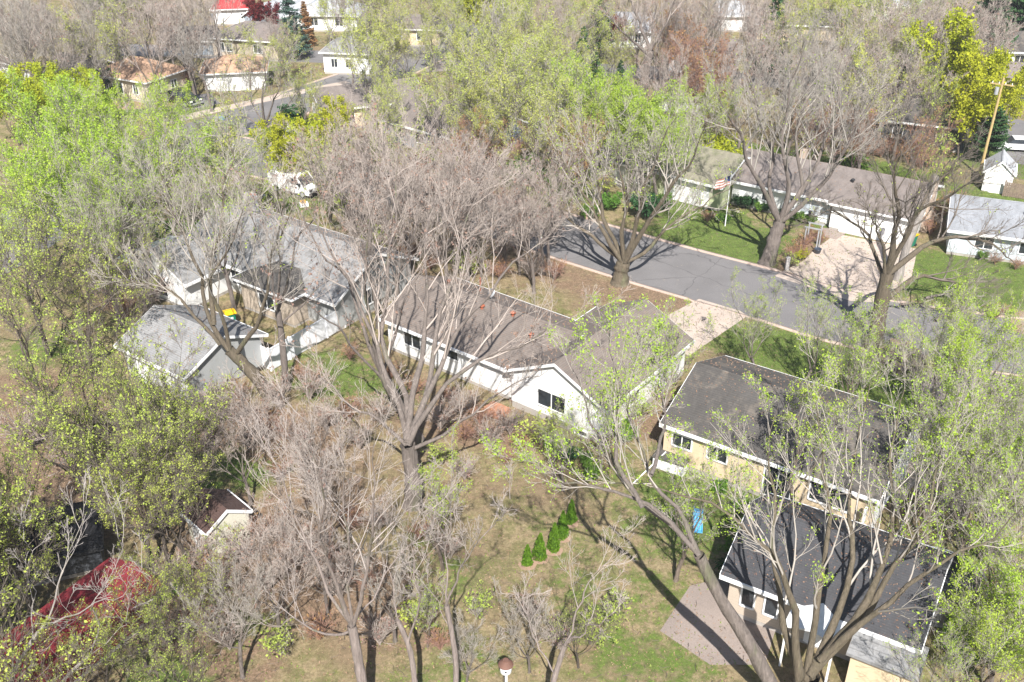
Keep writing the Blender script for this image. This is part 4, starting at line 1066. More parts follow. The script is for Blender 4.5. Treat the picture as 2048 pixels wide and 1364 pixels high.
def tree_meshes(seed, kind, limbs=None, trunk=None, height=14.0, spread=0.45, nl=6, r0=None, detail=1.0, leafmul=1.0, minr=.011, trunk_frac=.25, tw4=2):
    r = np.random.default_rng(seed)
    bk, tw, lf, ln, ls, lsp = KINDS[kind]
    K0 = 14
    if limbs is None:
        r0 = r0 or height * 0.014
        lean = r.normal(size=2) * height * .025
        fz = height * (trunk_frac + .08 * r.random())
        T = resample([(0, 0, -.1), (lean[0] * .3, lean[1] * .3, fz * .5), (lean[0], lean[1], fz)], K0)
        lb = []
        for k in range(nl):
            az = 2 * math.pi * (k + .6 * r.random()) / nl
            sp = height * spread * (.35 + .65 * r.random()) * (0.35 if k == 0 else 1)
            top = height * (.80 + .2 * r.random()) * (1 if sp < height * .3 else .93)
            dx_, dy_ = math.cos(az), math.sin(az)
            z0 = fz * (1 if k % 2 == 0 else .8); s0 = np.array([lean[0] * z0 / fz, lean[1] * z0 / fz, z0])
            pl = [s0]
            for q in (.2, .45, .72, 1.0):
                w_ = r.normal(size=3) * height * .02
                pl.append(s0 + np.array([dx_ * sp * q ** .75, dy_ * sp * q ** .75, (top - z0) * q ** 1.05]) + w_)
            lb.append(resample(pl, K0))
        L0 = np.array(lb)
    else:
        T = resample(trunk, K0); L0 = np.array([resample(l, K0) for l in limbs])
        r0 = r0 or .4
    RT = np.linspace(r0 * 1.0, r0 * .78, K0); RT[0] = r0 * 1.35; RT[1] = r0 * 1.1
    lens = np.linalg.norm(np.diff(L0, axis=1), axis=2).sum(1)
    fr = r0 * .40 * np.clip(lens / lens.max(), .5, 1)
    if limbs is not None:      # natural kinks in the limbs
        jit = r.normal(size=L0.shape) * .13; jit[:, 0] = 0; jit[:, 2:-1] = (jit[:, 1:-2] + jit[:, 2:-1]) * .8
        L0 = L0 + jit * np.linspace(.3, 1.3, K0)[None, :, None]
    RL = fr[:, None] * np.linspace(1, .10, K0)[None, :] ** 1.15
    RT = RT * (1 + .07 * r.normal(size=K0)); RL = RL * (1 + .08 * r.normal(size=RL.shape))
    v1, f1 = tubes(T[None], RT[None], 12); v2, f2 = tubes(L0, RL, 7)
    v1 = v1 + r.normal(size=v1.shape) * r0 * .05
    trunk_me = np_mesh('trunk', np.concatenate([v1, v2]), np.concatenate([f1, f2 + len(v1)]), bk, True)
    # branches, branchlets, twigs
    B1, R1 = sprout(r, L0, RL, int(10 * detail), .16 if limbs is None else .28, 1.0, .38, .66, .12, .24, 6, .5, .25, minr=minr * 1.6)
    B2, R2 = sprout(r, B1, R1, int(6 * detail ** .5), .18, 1.0, .50, .58, .13, .20, 5, .55, .4, minr=minr * 1.15)
    B3, R3 = sprout(r, B2, R2, int(6 * detail ** .5), .15, 1.0, .55, .52, .15, .14, 3, .6, .6, minr=minr * .85)
    B4, R4 = sprout(r, B3, R3, max(tw4, 1), .25, 1.0, .6, .5, .1, .14, 2, .6, .6, minr=minr * .7)
    if tw4 == 0: B4, R4 = B4[:1], R4[:1]
    vs_, fs_, off = [], [], 0
    for B, RR, S in ((B1, R1, 4), (B2, R2, 3), (B3, R3, 3), (B4, R4, 3)):
        v_, f_ = tubes(B, RR, S); vs_.append(v_); fs_.append(f_ + off); off += len(v_)
    tips = np.concatenate([B3[:, -1], B3[:, 1], B2[:, -1], B4[:, -1]])
    crown_me = np_mesh('crown', np.concatenate(vs_), np.concatenate(fs_), tw)
    n = int(ln * leafmul)
    leaf_me = leaves(r, tips, n, ls, lsp, lf) if lf is not None and n > 0 else None
    return trunk_me, crown_me, leaf_me

def conifer_meshes(seed, height, rad, mat, bk=BARK_D, n=6500, size=.17, droop=-.25, bare=.06):
    r = np.random.default_rng(seed)
    T = resample([(0, 0, -.1), (0, 0, height * .5), (0, 0, height)], 8); RT = np.linspace(height * .02, .02, 8)
    v1, f1 = tubes(T[None], RT[None], 8)
    nb = 110
    z = height * (bare + (1 - bare) * (np.arange(nb) / nb) ** .9); az = r.random(nb) * 6.283
    L = rad * (1 - z / height) ** .8 * (.75 + .4 * r.random(nb)) + .15
    K = 5; t = np.linspace(0, 1, K)
    x = np.cos(az)[:, None] * L[:, None] * t; y = np.sin(az)[:, None] * L[:, None] * t
    zz = z[:, None] + L[:, None] * (droop * t + .22 * t ** 2.5)
    B = np.stack([x, y, zz], -1); RB = (.012 + L * .008)[:, None] * np.linspace(1, .4, K)[None]
    v2, f2 = tubes(B, RB, 4)
    trunk = np_mesh('trunk', v1, f1, bk, True)
    crown = np_mesh('crown', v2, f2, bk)
    idx = r.choice(nb, n, p=L / L.sum()); tt = r.random(n) ** .6 * (K - 1); i = np.minimum(tt.astype(int), K - 2); f = (tt - i)[:, None]
    c = B[idx, i] * (1 - f) + B[idx, i + 1] * f
    side = np.stack([-np.sin(az[idx]), np.cos(az[idx]), np.zeros(n)], 1)
    c = c + side * (r.normal(size=n) * L[idx] * .22)[:, None] + r.normal(size=(n, 3)) * .05 - np.array([0, 0, .05])
    nn = unit(r.normal(size=(n, 3)) * .6 + np.array([0, 0, 1])); a_ = unit(np.cross(nn, unit(r.normal(size=(n, 3))))); b_ = np.cross(nn, a_)
    s = (size * (.6 + .8 * r.random(n)))[:, None]
    V = np.stack([c - a_ * s, c + b_ * s * .5, c + a_ * s, c - b_ * s * .5], 1).reshape(-1, 3)
    fol = np_mesh('foliage', V, np.arange(n * 4).reshape(-1, 4), mat)
    return trunk, crown, fol

TREES = []
def place_tree(meshes, name, x, y, rz, sc, words, crown_px, label=None, group=None, cat='tree', szw=''):
    t = bpy.data.objects.new(name, None); col.objects.link(t); t.location = (x, y, 0); t.rotation_euler = (0, 0, rz)
    t.scale = (sc, sc, sc); t['category'] = cat
    if label: t['label'] = label
    if group: t['group'] = group
    a_ = link('trunk', meshes[0], t); b_ = link('crown', meshes[1], t)
    if meshes[2] is not None:
        c_ = link('foliage', meshes[2], b_); c_['kind'] = 'stuff'
    TREES.append((t, words, x, y, crown_px, szw)); return t

def hero(name, label, kind, base, trunk, limbs, r0, seed, detail=1.0, leafmul=1.0, minr=.011, depth=None, group=None):
    """a tree whose trunk and limbs follow surveyed lines; depth offsets (metres) spread the limbs in Y"""
    bx, by = P(*base)
    def pt(q, dy): X = Wp(q[0], q[1], by + dy); return (X[0] - bx, X[1] - by, X[2])
    T = [pt(q, .0) for q in [base] + trunk]; T[0] = (0, 0, -.1)
    LB = []
    for k, l in enumerate(limbs):
        dy = depth[k] if depth else (-1) ** k * (1.2 + .7 * k)
        n = len(l); LB.append([pt(q, dy * i / (n - 1)) for i, q in enumerate(l)])
    ms = tree_meshes(seed, kind, LB, T, r0=r0, detail=detail, leafmul=leafmul, minr=minr)
    return place_tree(ms, name, bx, by, 0, 1.0, '', None, label, group)

hero('maple_tree', 'tall bare vase-shaped maple on the lawn before the white rambler', 'light', (1535, 526), [(1548, 480), (1560, 442)],
     [[(1560, 442), (1540, 380), (1545, 300), (1512, 200), (1490, 120)], [(1560, 442), (1577, 380), (1562, 300), (1578, 200), (1600, 80)],
      [(1560, 442), (1602, 370), (1592, 280), (1612, 200), (1640, 100)], [(1560, 445), (1640, 372), (1690, 300), (1730, 230), (1790, 150)],
      [(1560, 442), (1622, 350), (1650, 270), (1680, 180), (1690, 90)], [(1560, 445), (1520, 370), (1482, 280), (1450, 220), (1420, 150)]], .62, 11, 1.25, .5)
hero('street_tree', 'low-forked street tree with a stout trunk at the road edge', 'mossy', (1240, 566), [(1243, 540), (1248, 522)],
     [[(1246, 525), (1222, 490), (1198, 445), (1165, 385), (1135, 330), (1095, 270)], [(1248, 522), (1243, 460), (1252, 400), (1240, 320), (1232, 240)],
      [(1250, 525), (1292, 500), (1335, 450), (1400, 415), (1470, 360)], [(1250, 522), (1275, 440), (1295, 360), (1320, 290), (1352, 230)],
      [(1246, 522), (1212, 440), (1195, 380), (1180, 300), (1160, 220)], [(1250, 524), (1300, 440), (1350, 370), (1400, 290), (1420, 230)],
      [(1246, 525), (1190, 480), (1140, 440), (1100, 400), (1040, 360)]], .68, 12, 1.35, 1.5)
hero('old_tree', 'gnarled dark street tree with drooping limbs above the log rounds', 'gnarled', (1746, 696), [(1757, 640), (1766, 590), (1775, 545)],
     [[(1775, 545), (1803, 485), (1832, 430), (1860, 380), (1900, 330), (1950, 290)], [(1770, 570), (1766, 510), (1752, 450), (1732, 420), (1700, 400)],
      [(1774, 550), (1830, 505), (1885, 480), (1945, 475), (2000, 500), (2040, 540)], [(1775, 545), (1790, 460), (1790, 390), (1782, 320), (1800, 250)],
      [(1770, 600), (1830, 560), (1880, 560), (1930, 580), (1960, 620)], [(1775, 545), (1830, 440), (1880, 400), (1940, 370), (2010, 370)],
      [(1770, 560), (1740, 480), (1690, 430), (1650, 420), (1620, 440)]], .6, 13, 1.2, .22)
hero('leaning_maple', 'big leaning maple with a mossy double trunk left of the grey garage wall', 'mossy', (545, 800), [(505, 745), (458, 700)],
     [[(458, 700), (428, 650), (405, 600), (402, 552), (385, 500), (358, 450), (330, 380), (310, 300)], [(462, 704), (450, 655), (434, 612), (424, 570), (440, 526), (460, 490), (474, 440), (492, 395)],
      [(440, 690), (400, 640), (355, 595), (300, 570), (240, 560), (190, 545)], [(470, 712), (520, 640), (540, 560), (560, 470), (590, 400)],
      [(428, 650), (420, 560), (440, 450), (450, 350), (460, 250)]], .46, 14, 1.2, .25)
hero('slim_maple', 'slim upright bare tree rising in front of the large grey house', 'bare', (572, 780), [(566, 700), (556, 620)],
     [[(556, 620), (540, 545), (520, 480), (500, 420), (480, 350)], [(556, 620), (580, 540), (600, 470), (640, 400), (660, 330)], [(560, 650), (620, 590), (670, 540), (720, 480)],
      [(556, 620), (560, 520), (560, 430), (575, 340)]], .26, 15, .9)
hero('spreading_maple', 'huge spreading bare maple in the back lawn centre', 'bare', (826, 1010), [(826, 950), (815, 890)],
     [[(815, 890), (795, 810), (765, 730), (740, 650), (700, 560), (640, 470), (590, 390)], [(815, 885), (812, 800), (770, 700), (762, 600), (775, 500), (795, 410), (800, 320)],
      [(816, 890), (850, 800), (885, 715), (935, 640), (995, 560), (1060, 500), (1110, 450)], [(818, 885), (870, 790), (945, 730), (1040, 690), (1130, 640), (1200, 620)],
      [(812, 890), (750, 835), (690, 800), (630, 740), (590, 690)], [(816, 880), (860, 760), (880, 650), (905, 560), (935, 460), (965, 360)],
      [(820, 900), (900, 860), (970, 800), (1030, 760), (1100, 740)], [(812, 880), (840, 720), (850, 600), (850, 480), (870, 380)]], .55, 16, .85, 1.0, .009,
     depth=[6, 9, 8, 4, 2, 11, -1, 12])
hero('bare_maple', 'thick-trunked bare maple leaning left beside the central white bungalow', 'bare', (838, 880), [(800, 810), (762, 745)],
     [[(762, 745), (728, 650), (700, 570), (640, 500), (600, 420), (570, 350)], [(762, 745), (740, 640), (730, 540), (740, 430), (760, 330)], [(765, 750), (800, 640), (830, 560), (870, 480), (900, 400)],
      [(760, 750), (700, 690), (650, 640), (600, 600), (540, 560)]], .36, 17, .55, 1.0, .009)
hero('bare_maple', 'smooth grey young maple forking low at the bottom edge left of centre', 'smooth', (738, 1440), [(718, 1330), (704, 1250)],
     [[(704, 1250), (660, 1195), (622, 1120), (592, 1040), (560, 950), (520, 870), (500, 800)], [(704, 1250), (694, 1150), (700, 1060), (690, 960), (676, 860)],
      [(704, 1252), (760, 1180), (805, 1110), (855, 1060), (910, 1015)], [(706, 1250), (730, 1150), (742, 1050), (756, 940), (762, 850)],
      [(704, 1260), (645, 1265), (590, 1235), (530, 1250), (470, 1230)], [(704, 1250), (650, 1130), (640, 1020), (620, 920), (600, 830)]], .27, 18, .95, 0, .009)
hero('leaning_tree', 'long leaning trunk reaching up-left over the back lawn with lime tips', 'light', (1575, 1430), [(1500, 1290), (1440, 1195), (1398, 1110)],
     [[(1398, 1110), (1345, 1048), (1285, 1015), (1238, 955), (1210, 890), (1180, 820), (1160, 750), (1150, 680)], [(1345, 1048), (1270, 1000), (1190, 975), (1120, 955), (1060, 935), (990, 928)],
      [(1398, 1110), (1345, 1010), (1302, 950), (1272, 870), (1262, 790), (1250, 700)], [(1285, 1015), (1230, 900), (1240, 800), (1220, 700), (1230, 630)], [(1302, 950), (1330, 850), (1310, 760), (1320, 680)]],
     .32, 19, 1.0, 1.8, .008, depth=[5, 3, 6, 8, 7])
hero('big_forked_tree', 'massive forked tree with budding limbs over the tan house roof', 'mossy', (1600, 1420), [(1610, 1385), (1620, 1350)],
     [[(1620, 1350), (1720, 1240), (1810, 1100), (1850, 1000), (1900, 900), (1935, 810)], [(1600, 1380), (1580, 1200), (1510, 1070), (1440, 1010), (1340, 975), (1270, 960)],
      [(1610, 1370), (1640, 1180), (1652, 1050), (1640, 930), (1620, 800)], [(1650, 1310), (1775, 1130), (1792, 1000), (1790, 880), (1810, 770)],
      [(1640, 1320), (1780, 1200), (1900, 1110), (1990, 1080), (2060, 1010)], [(1600, 1370), (1560, 1180), (1550, 1050), (1540, 920), (1560, 820)], [(1620, 1350), (1700, 1150), (1700, 1000), (1720, 880), (1740, 760)]],
     .56, 20, .8, 1.7, .008, depth=[4, 2, 5, 7, 0, 6, 9])
hero('pale_birch', 'pale slender birch leaning right in the bottom left corner', 'white', (-20, 1460), [(30, 1340), (80, 1260)],
     [[(80, 1260), (115, 1190), (140, 1110), (155, 1040), (160, 960)], [(80, 1260), (150, 1220), (220, 1200), (290, 1150)], [(60, 1300), (70, 1200), (60, 1110), (40, 1030)]], .12, 21, .5, 0, .008)
hero('pale_birch', 'thin pale stems arching right at the bottom left above the red roof', 'white', (90, 1450), [(120, 1370), (180, 1310)],
     [[(180, 1310), (240, 1260), (280, 1190), (300, 1120)], [(180, 1310), (200, 1220), (230, 1130), (240, 1050)], [(150, 1340), (240, 1320), (330, 1300)]], .09, 22, .5, 0, .008)
for k, (lab, bs, tr, lm) in enumerate([
    ('slim bare sapling just right of the smooth forked maple at the bottom', (838, 1440), [(822, 1310), (795, 1240)], [[(795, 1240), (785, 1180), (760, 1100), (750, 1020)], [(815, 1290), (840, 1190), (830, 1090), (850, 1000)]]),
    ('tall straight bare sapling at the bottom centre left of the birdhouse', (905, 1450), [(912, 1330), (893, 1210)], [[(893, 1210), (898, 1100), (905, 1010), (900, 930)], [(893, 1210), (930, 1120), (985, 1050), (1030, 1000)], [(900, 1260), (860, 1160), (860, 1080)]]),
    ('bare sapling with upswept twigs right beside the white birdhouse pole', (1090, 1450), [(1105, 1370), (1130, 1290)], [[(1130, 1290), (1160, 1200), (1210, 1120), (1240, 1060)], [(1130, 1290), (1190, 1250), (1260, 1200)], [(1110, 1350), (1060, 1250), (1030, 1160)]])]):
    hero('bare_sapling', lab, 'smooth', bs, tr, lm, .14, 30 + k, .75, 0, .009)
hero('corner_tree', 'dark bare tree casting a striped shadow beside the two white garden chairs', 'light', (523, 296), [(526, 270), (528, 250)],
     [[(528, 250), (512, 220), (495, 180), (480, 130)], [(528, 250), (545, 210), (560, 170), (575, 120)], [(528, 252), (560, 225), (590, 190), (620, 160)], [(528, 250), (525, 200), (530, 150), (520, 100)], [(526, 255), (490, 230), (460, 195), (440, 160)]], .38, 40, 1.0, .4)
hero('tall_tree', 'very tall tan-trunked tree rising past the top edge right of centre', 'bare', (1283, 215), [(1290, 150), (1300, 100)],
     [[(1300, 100), (1280, 50), (1260, 0), (1250, -60)], [(1300, 100), (1330, 50), (1350, 0), (1380, -60)], [(1300, 100), (1310, 40), (1310, -20)], [(1298, 110), (1240, 60), (1210, 20)]], .62, 41, 1.2, 1.5)
hero('snag_tree', 'pale broken trunk with a stripped top leaning right by the white rambler', 'white', (1795, 560), [(1815, 490), (1840, 430), (1872, 350)],
     [[(1840, 430), (1850, 400), (1872, 352)], [(1815, 490), (1790, 440), (1780, 400)]], .32, 42, .35, 0)
hero('gnarled_maple', 'bare tree with a pale trunk fork at the upper left behind the pickup', 'bare', (372, 172), [(374, 145), (370, 120)],
     [[(370, 120), (350, 80), (330, 40), (310, 0)], [(370, 120), (378, 70), (380, 20), (385, -20)], [(372, 125), (395, 90), (410, 50), (420, 10)]], .42, 43, 1.2, 1)

# library of shared trees
LIB = {}
def lib(kind, n, **kw):
    kw.setdefault('tw4', 2 if kind in ('bare', 'grey') else 0 if kind in ('lime', 'bright', 'pale', 'bud', 'red') else 1)
    LIB[kind] = [(tree_meshes(100 + 17 * i + sum(map(ord, kind)), kind, **{**kw, 'spread': kw.get('spread', .42) * (.85 + .12 * i), 'nl': 5 + i % 3}), kw.get('height', 14)) for i in range(n)]
lib('bare', 3, height=14, detail=1.1, minr=.012); lib('grey', 2, height=14, detail=1.1, minr=.012); lib('dark', 1, height=10, detail=1.2, minr=.012, spread=.5)
lib('white', 1, height=13, spread=.25); lib('red', 1, height=8); lib('rust', 2, height=11, spread=.4, trunk_frac=.12)
lib('lime', 2, height=14, detail=1.1, minr=.013, leafmul=1.4); lib('bright', 2, height=9, spread=.5, leafmul=1.2, trunk_frac=.1)
lib('pale', 2, height=14, detail=1.1, minr=.013, leafmul=1.4); lib('bud', 3, height=12, detail=1.2, minr=.010, spread=.5, leafmul=1.2); lib('light', 2, height=14, detail=1.1, leafmul=1.3, spread=.38); lib('sparse', 3, height=10, detail=.8, spread=.28, minr=.010, trunk_frac=.2)
CON = {'spruce': [(conifer_meshes(5, 12, 3.0, L_CON), 12)], 'bluespruce': [(conifer_meshes(6, 12, 3.2, L_BLUE), 12)],
       'pine': [(conifer_meshes(7, 12, 4.2, L_CON, n=9000, size=.24, droop=.1, bare=.25), 12)],
       'brownspruce': [(conifer_meshes(8, 7, 1.6, L_ORANGE, n=4000), 7)]}
LIB.update(CON); KIND_WORDS['pine'] = ('broad dark green pine', '')

# (crown x, crown y in the photograph, kind, height in metres)
FOREST = [
 (855, 395, 'bare', 10), (925, 395, 'bare', 10), (775, 385, 'bare', 11), (1010, 400, 'bare', 10), (700, 360, 'bare', 11), (980, 330, 'rust', 8), (1090, 410, 'bare', 10),
 # trees off the left and bottom edges are added to cast shade
 (-60, 1420, 'bud', 12), (-140, 1250, 'bud', 13), (90, 1150, 'bud', 7), (270, 1200, 'bud', 6), (60, 1300, 'bud', 6), (200, 1050, 'bud', 9), (110, 1060, 'bud', 9), (30, 1120, 'bud', 9), (1040, 440, 'bare', 8), (960, 455, 'bare', 8), (1110, 475, 'bare', 7), (890, 440, 'bare', 8), (20, 1220, 'bud', 7), (200, 1290, 'bud', 5), (-30, 1330, 'bud', 8), (40, 1000, 'bud', 10), (1925, 175, 'bright', 10), (1970, 215, 'bright', 8), (300, 960, 'bud', 9), (110, 860, 'bud', 10), (-120, 1080, 'bud', 12), (-60, 960, 'bud', 12),
 # denser canopy between the roofs
 (1460, 160, 'bare', 12), (1510, 60, 'bare', 13), (1580, 80, 'pale', 11), (1590, 160, 'grey', 12), (1620, 60, 'pale', 12), (1660, 140, 'bare', 12), (1700, 50, 'pale', 12), (1720, 130, 'grey', 12), (1760, 60, 'pale', 12), (1790, 120, 'bare', 12), (1830, 60, 'bare', 12), (1850, 120, 'grey', 12),
 (1680, 220, 'grey', 12), (1740, 210, 'pale', 12), (1810, 190, 'bare', 12), (1900, 80, 'bare', 13), (1940, 130, 'bare', 12), (1960, 90, 'bare', 11), (1630, 250, 'rust', 9), (1690, 290, 'grey', 9), (1750, 300, 'rust', 8), (1820, 290, 'bud', 8), (1870, 290, 'grey', 9), (1560, 180, 'bare', 11),
 (1370, 20, 'bare', 13), (1410, 60, 'bare', 13), (1320, 10, 'bare', 13), (1280, 30, 'bare', 13), (1190, 80, 'pale', 12), (1120, 120, 'pale', 12), (1060, 70, 'pale', 12), (1010, 20, 'pale', 13), (900, 0, 'pale', 12), (880, 130, 'pale', 8), (930, 130, 'pale', 10), (1000, 150, 'pale', 12), (1060, 150, 'pale', 12), (1110, 170, 'pale', 12), (1160, 190, 'lime', 11),
 (1220, 260, 'lime', 11), (1290, 270, 'lime', 11), (1350, 280, 'lime', 10), (1160, 270, 'pale', 11), (1390, 270, 'lime', 9), (1440, 190, 'rust', 9), (1390, 160, 'rust', 10), (1350, 160, 'bare', 11), (1310, 150, 'bare', 10), (950, 220, 'pale', 11), (900, 240, 'pale', 10), (1000, 240, 'pale', 10), (780, 190, 'pale', 9), (750, 60, 'pale', 11),
 (60, 50, 'bare', 14), (120, 60, 'grey', 14), (180, 40, 'bare', 14), (250, 40, 'pale', 12), (310, 20, 'bare', 13), (350, 10, 'grey', 14), (400, 50, 'bare', 13), (440, 70, 'grey', 10), (220, 60, 'grey', 12), (15, 70, 'bare', 13), (10, 110, 'grey', 12), (500, 85, 'grey', 9), (580, 100, 'bare', 9), (620, 110, 'pale', 8), (680, 60, 'grey', 8), (730, 70, 'bare', 10), (820, 60, 'pale', 8),
 (160, 100, 'grey', 12), (550, 140, 'pale', 9), (600, 150, 'pale', 9), (540, 170, 'pale', 9), (620, 200, 'pale', 8), (480, 200, 'light', 12), (430, 210, 'light', 12), (300, 150, 'light', 12),
 (890, 420, 'bare', 12), (1040, 470, 'bare', 10), (1100, 380, 'bare', 11), (1090, 330, 'rust', 9), (760, 310, 'pale', 10), (700, 280, 'pale', 9), (650, 330, 'pale', 9), (600, 380, 'light', 10), (500, 400, 'light', 11), (930, 350, 'bare', 10), (950, 320, 'rust', 8), (840, 330, 'bare', 10),
 (380, 290, 'light', 13), (320, 240, 'lime', 10), (360, 370, 'lime', 12), (300, 440, 'light', 12), (440, 320, 'light', 11), (480, 350, 'light', 10),
 # top strip
 (15, 30, 'grey', 15), (85, 20, 'bare', 14), (150, 35, 'grey', 15), (225, 25, 'pale', 13), (285, 15, 'bare', 14), (335, 45, 'bare', 12), (425, 10, 'grey', 14),
 (478, 18, 'bluespruce', 10), (552, 22, 'bluespruce', 11), (512, 32, 'red', 6), (545, 38, 'red', 5), (610, 40, 'brownspruce', 6), (655, 22, 'pale', 9), (710, 20, 'bare', 11), (765, 15, 'pale', 12), (797, 38, 'spruce', 8),
 (855, 15, 'pale', 12), (905, 35, 'pale', 11), (950, 10, 'bright', 11), (978, 62, 'white', 13), (1040, 45, 'pale', 13), (1100, 35, 'bare', 12), (1150, 25, 'pale', 13), (1200, 45, 'pine', 9), (1235, 70, 'red', 6),
 (1330, 60, 'bare', 13), (1390, 30, 'bare', 14), (1440, 55, 'grey', 13), (1490, 20, 'bare', 13), (1552, 40, 'spruce', 12), (1610, 20, 'pale', 12), (1670, 25, 'pale', 13), (1735, 15, 'lime', 12), (1800, 20, 'pale', 13), (1860, 35, 'lime', 12),
 (1920, 60, 'bare', 12), (1985, 22, 'pine', 13), (2040, 10, 'pine', 12), (1880, 5, 'pale', 12), (30, -20, 'bare', 14), (190, -15, 'bare', 14), (760, -20, 'pale', 13), (1100, -20, 'bare', 13), (1240, -10, 'bare', 14), (1450, -20, 'grey', 13), (1700, -20, 'pale', 13),
 # second row
 (45, 95, 'grey', 14), (105, 105, 'bare', 13), (190, 85, 'grey', 12), (250, 75, 'pale', 12), (300, 85, 'bare', 13), (370, 60, 'bare', 14), (405, 100, 'grey', 12), (475, 110, 'grey', 10), (530, 100, 'bare', 9), (590, 115, 'pale', 11), (560, 80, 'bare', 8), (640, 100, 'pale', 8),
 (765, 95, 'pale', 11), (745, 140, 'pale', 12), (690, 110, 'rust', 6), (810, 100, 'pale', 10), (930, 80, 'pale', 11), (975, 120, 'pale', 12), (1035, 110, 'pale', 12), (1090, 105, 'pale', 12), (1130, 80, 'bare', 12), (1165, 120, 'spruce', 9), (1190, 150, 'spruce', 7), (1240, 165, 'spruce', 6), (1225, 110, 'pale', 10),
 (1345, 110, 'rust', 10), (1400, 115, 'rust', 11), (1430, 150, 'rust', 10), (1370, 70, 'bare', 12), (1470, 90, 'bare', 12), (1540, 110, 'bare', 11), (1640, 110, 'bare', 11), (1700, 95, 'pale', 12), (1750, 105, 'bare', 12), (1810, 90, 'bare', 12), (1870, 90, 'bare', 12), (1930, 110, 'bare', 12), (1955, 40, 'bare', 12),
 (1890, 145, 'bright', 11), (1940, 195, 'bright', 10), (1830, 150, 'pale', 11), (1775, 165, 'bare', 12), (1700, 170, 'bare', 12), (1650, 190, 'grey', 12), (1870, 210, 'bud', 11), (1800, 230, 'dark', 11),
 # third row
 (35, 195, 'bright', 7), (90, 185, 'bright', 8), (150, 195, 'bright', 7), (195, 210, 'bright', 5), (20, 215, 'bright', 7), (240, 225, 'lime', 8), (690, 220, 'pale', 9), (640, 265, 'bright', 7), (660, 245, 'bright', 6), (610, 320, 'bright', 4), (740, 245, 'pale', 9),
 (820, 250, 'dark', 9), (860, 290, 'dark', 8), (910, 180, 'pale', 12), (965, 200, 'pale', 13), (1020, 190, 'pale', 12), (1075, 200, 'pale', 13), (1130, 210, 'pale', 13), (1190, 235, 'lime', 12), (1250, 215, 'lime', 13), (1310, 225, 'lime', 12), (1370, 235, 'lime', 12),
 (1420, 210, 'rust', 8), (1480, 220, 'grey', 11), (1010, 290, 'rust', 8), (960, 270, 'pale', 9), (1070, 270, 'pale', 11), (1600, 220, 'grey', 12), (1720, 270, 'rust', 8), (1780, 290, 'bud', 9), (1900, 270, 'bud', 9), (1850, 320, 'rust', 8), (1660, 310, 'bare', 8), (1990, 250, 'pine', 7),
 # left mass of lime trees
 (40, 270, 'lime', 14), (110, 260, 'lime', 15), (180, 290, 'lime', 14), (60, 350, 'lime', 14), (140, 370, 'lime', 15), (230, 330, 'lime', 13), (250, 400, 'lime', 13), (20, 430, 'lime', 13), (320, 320, 'light', 13), (330, 420, 'light', 13), (400, 340, 'pale', 13), (200, 460, 'light', 13), (420, 420, 'light', 13),
 # middle bare mass
 (700, 330, 'bare', 13), (770, 370, 'bare', 14), (930, 400, 'bare', 13), (1070, 430, 'bare', 11), (680, 420, 'bare', 13), (790, 460, 'bare', 12), (650, 360, 'pale', 11), (560, 340, 'pale', 10), (990, 470, 'bare', 11), (1130, 300, 'pale', 12),
 # left budding mass
 (50, 530, 'bud', 12), (140, 560, 'bud', 12), (230, 590, 'bud', 10), (30, 620, 'bud', 12), (190, 700, 'bud', 9), (150, 800, 'bud', 11), (260, 830, 'bud', 9), (120, 920, 'bud', 12), (330, 900, 'bud', 9), (400, 960, 'bud', 8),
 (70, 1030, 'bud', 11), (20, 1150, 'bud', 10), (380, 1120, 'bud', 7), (260, 640, 'dark', 8), (470, 1080, 'bud', 6), (300, 1290, 'bud', 5),
 # lower right lime mass
 (1900, 660, 'light', 9), (2040, 860, 'light', 9), (1890, 930, 'sparse', 9), (1960, 1010, 'sparse', 9), (1740, 760, 'sparse', 8), (2030, 1230, 'lime', 8), (2010, 680, 'light', 8),
 (1530, 640, 'light', 8), (1620, 670, 'light', 8), (1700, 720, 'sparse', 8), (1490, 760, 'sparse', 8), (1850, 740, 'light', 9), (1930, 720, 'lime', 9), (2020, 770, 'light', 10), (1880, 850, 'sparse', 10), (1970, 870, 'light', 10), (2040, 930, 'light', 11), (1560, 800, 'sparse', 11),
 (1660, 850, 'sparse', 11), (2000, 1030, 'light', 9), (2030, 1130, 'light', 9), (1960, 1190, 'sparse', 9), (1990, 1300, 'lime', 7), (1520, 1000, 'sparse', 9), (1880, 1330, 'light', 6), (1130, 880, 'light', 6), (1230, 820, 'sparse', 7),
 # centre low
 (560, 1000, 'bare', 9), (640, 950, 'bare', 9), (880, 1000, 'sparse', 8), (980, 1180, 'grey', 6), (850, 1200, 'sparse', 5), (1060, 1250, 'grey', 5), (930, 1280, 'grey', 5), (1160, 1260, 'bud', 4), (420, 1180, 'bud', 5), (330, 1150, 'bud', 6), (540, 1150, 'bare', 7), (460, 1220, 'grey', 7), (1180, 1180, 'bud', 5), (640, 1100, 'bare', 7), (480, 870, 'bare', 8), (780, 1150, 'grey', 7), (600, 860, 'bare', 7), (350, 1330, 'bud', 5),
]
def blocked(x, y):
    for fx, fy, r_, hl, hw in FOOT:
        dx_, dy_ = x - fx, y - fy; u = dx_ * math.cos(r_) + dy_ * math.sin(r_); v = -dx_ * math.sin(r_) + dy_ * math.cos(r_)
        if abs(u) < hl and abs(v) < hw: return True
    for s_, w_ in ((s1, 5.0), (s2, 5.0)):
        if np.min(np.hypot(s_[:, 0] - x, s_[:, 1] - y)) < w_: return True
    for poly in DRIVES:
        if min(math.hypot(x - q[0], y - q[1]) for q in [poly]) < poly[2]: return True
    return False
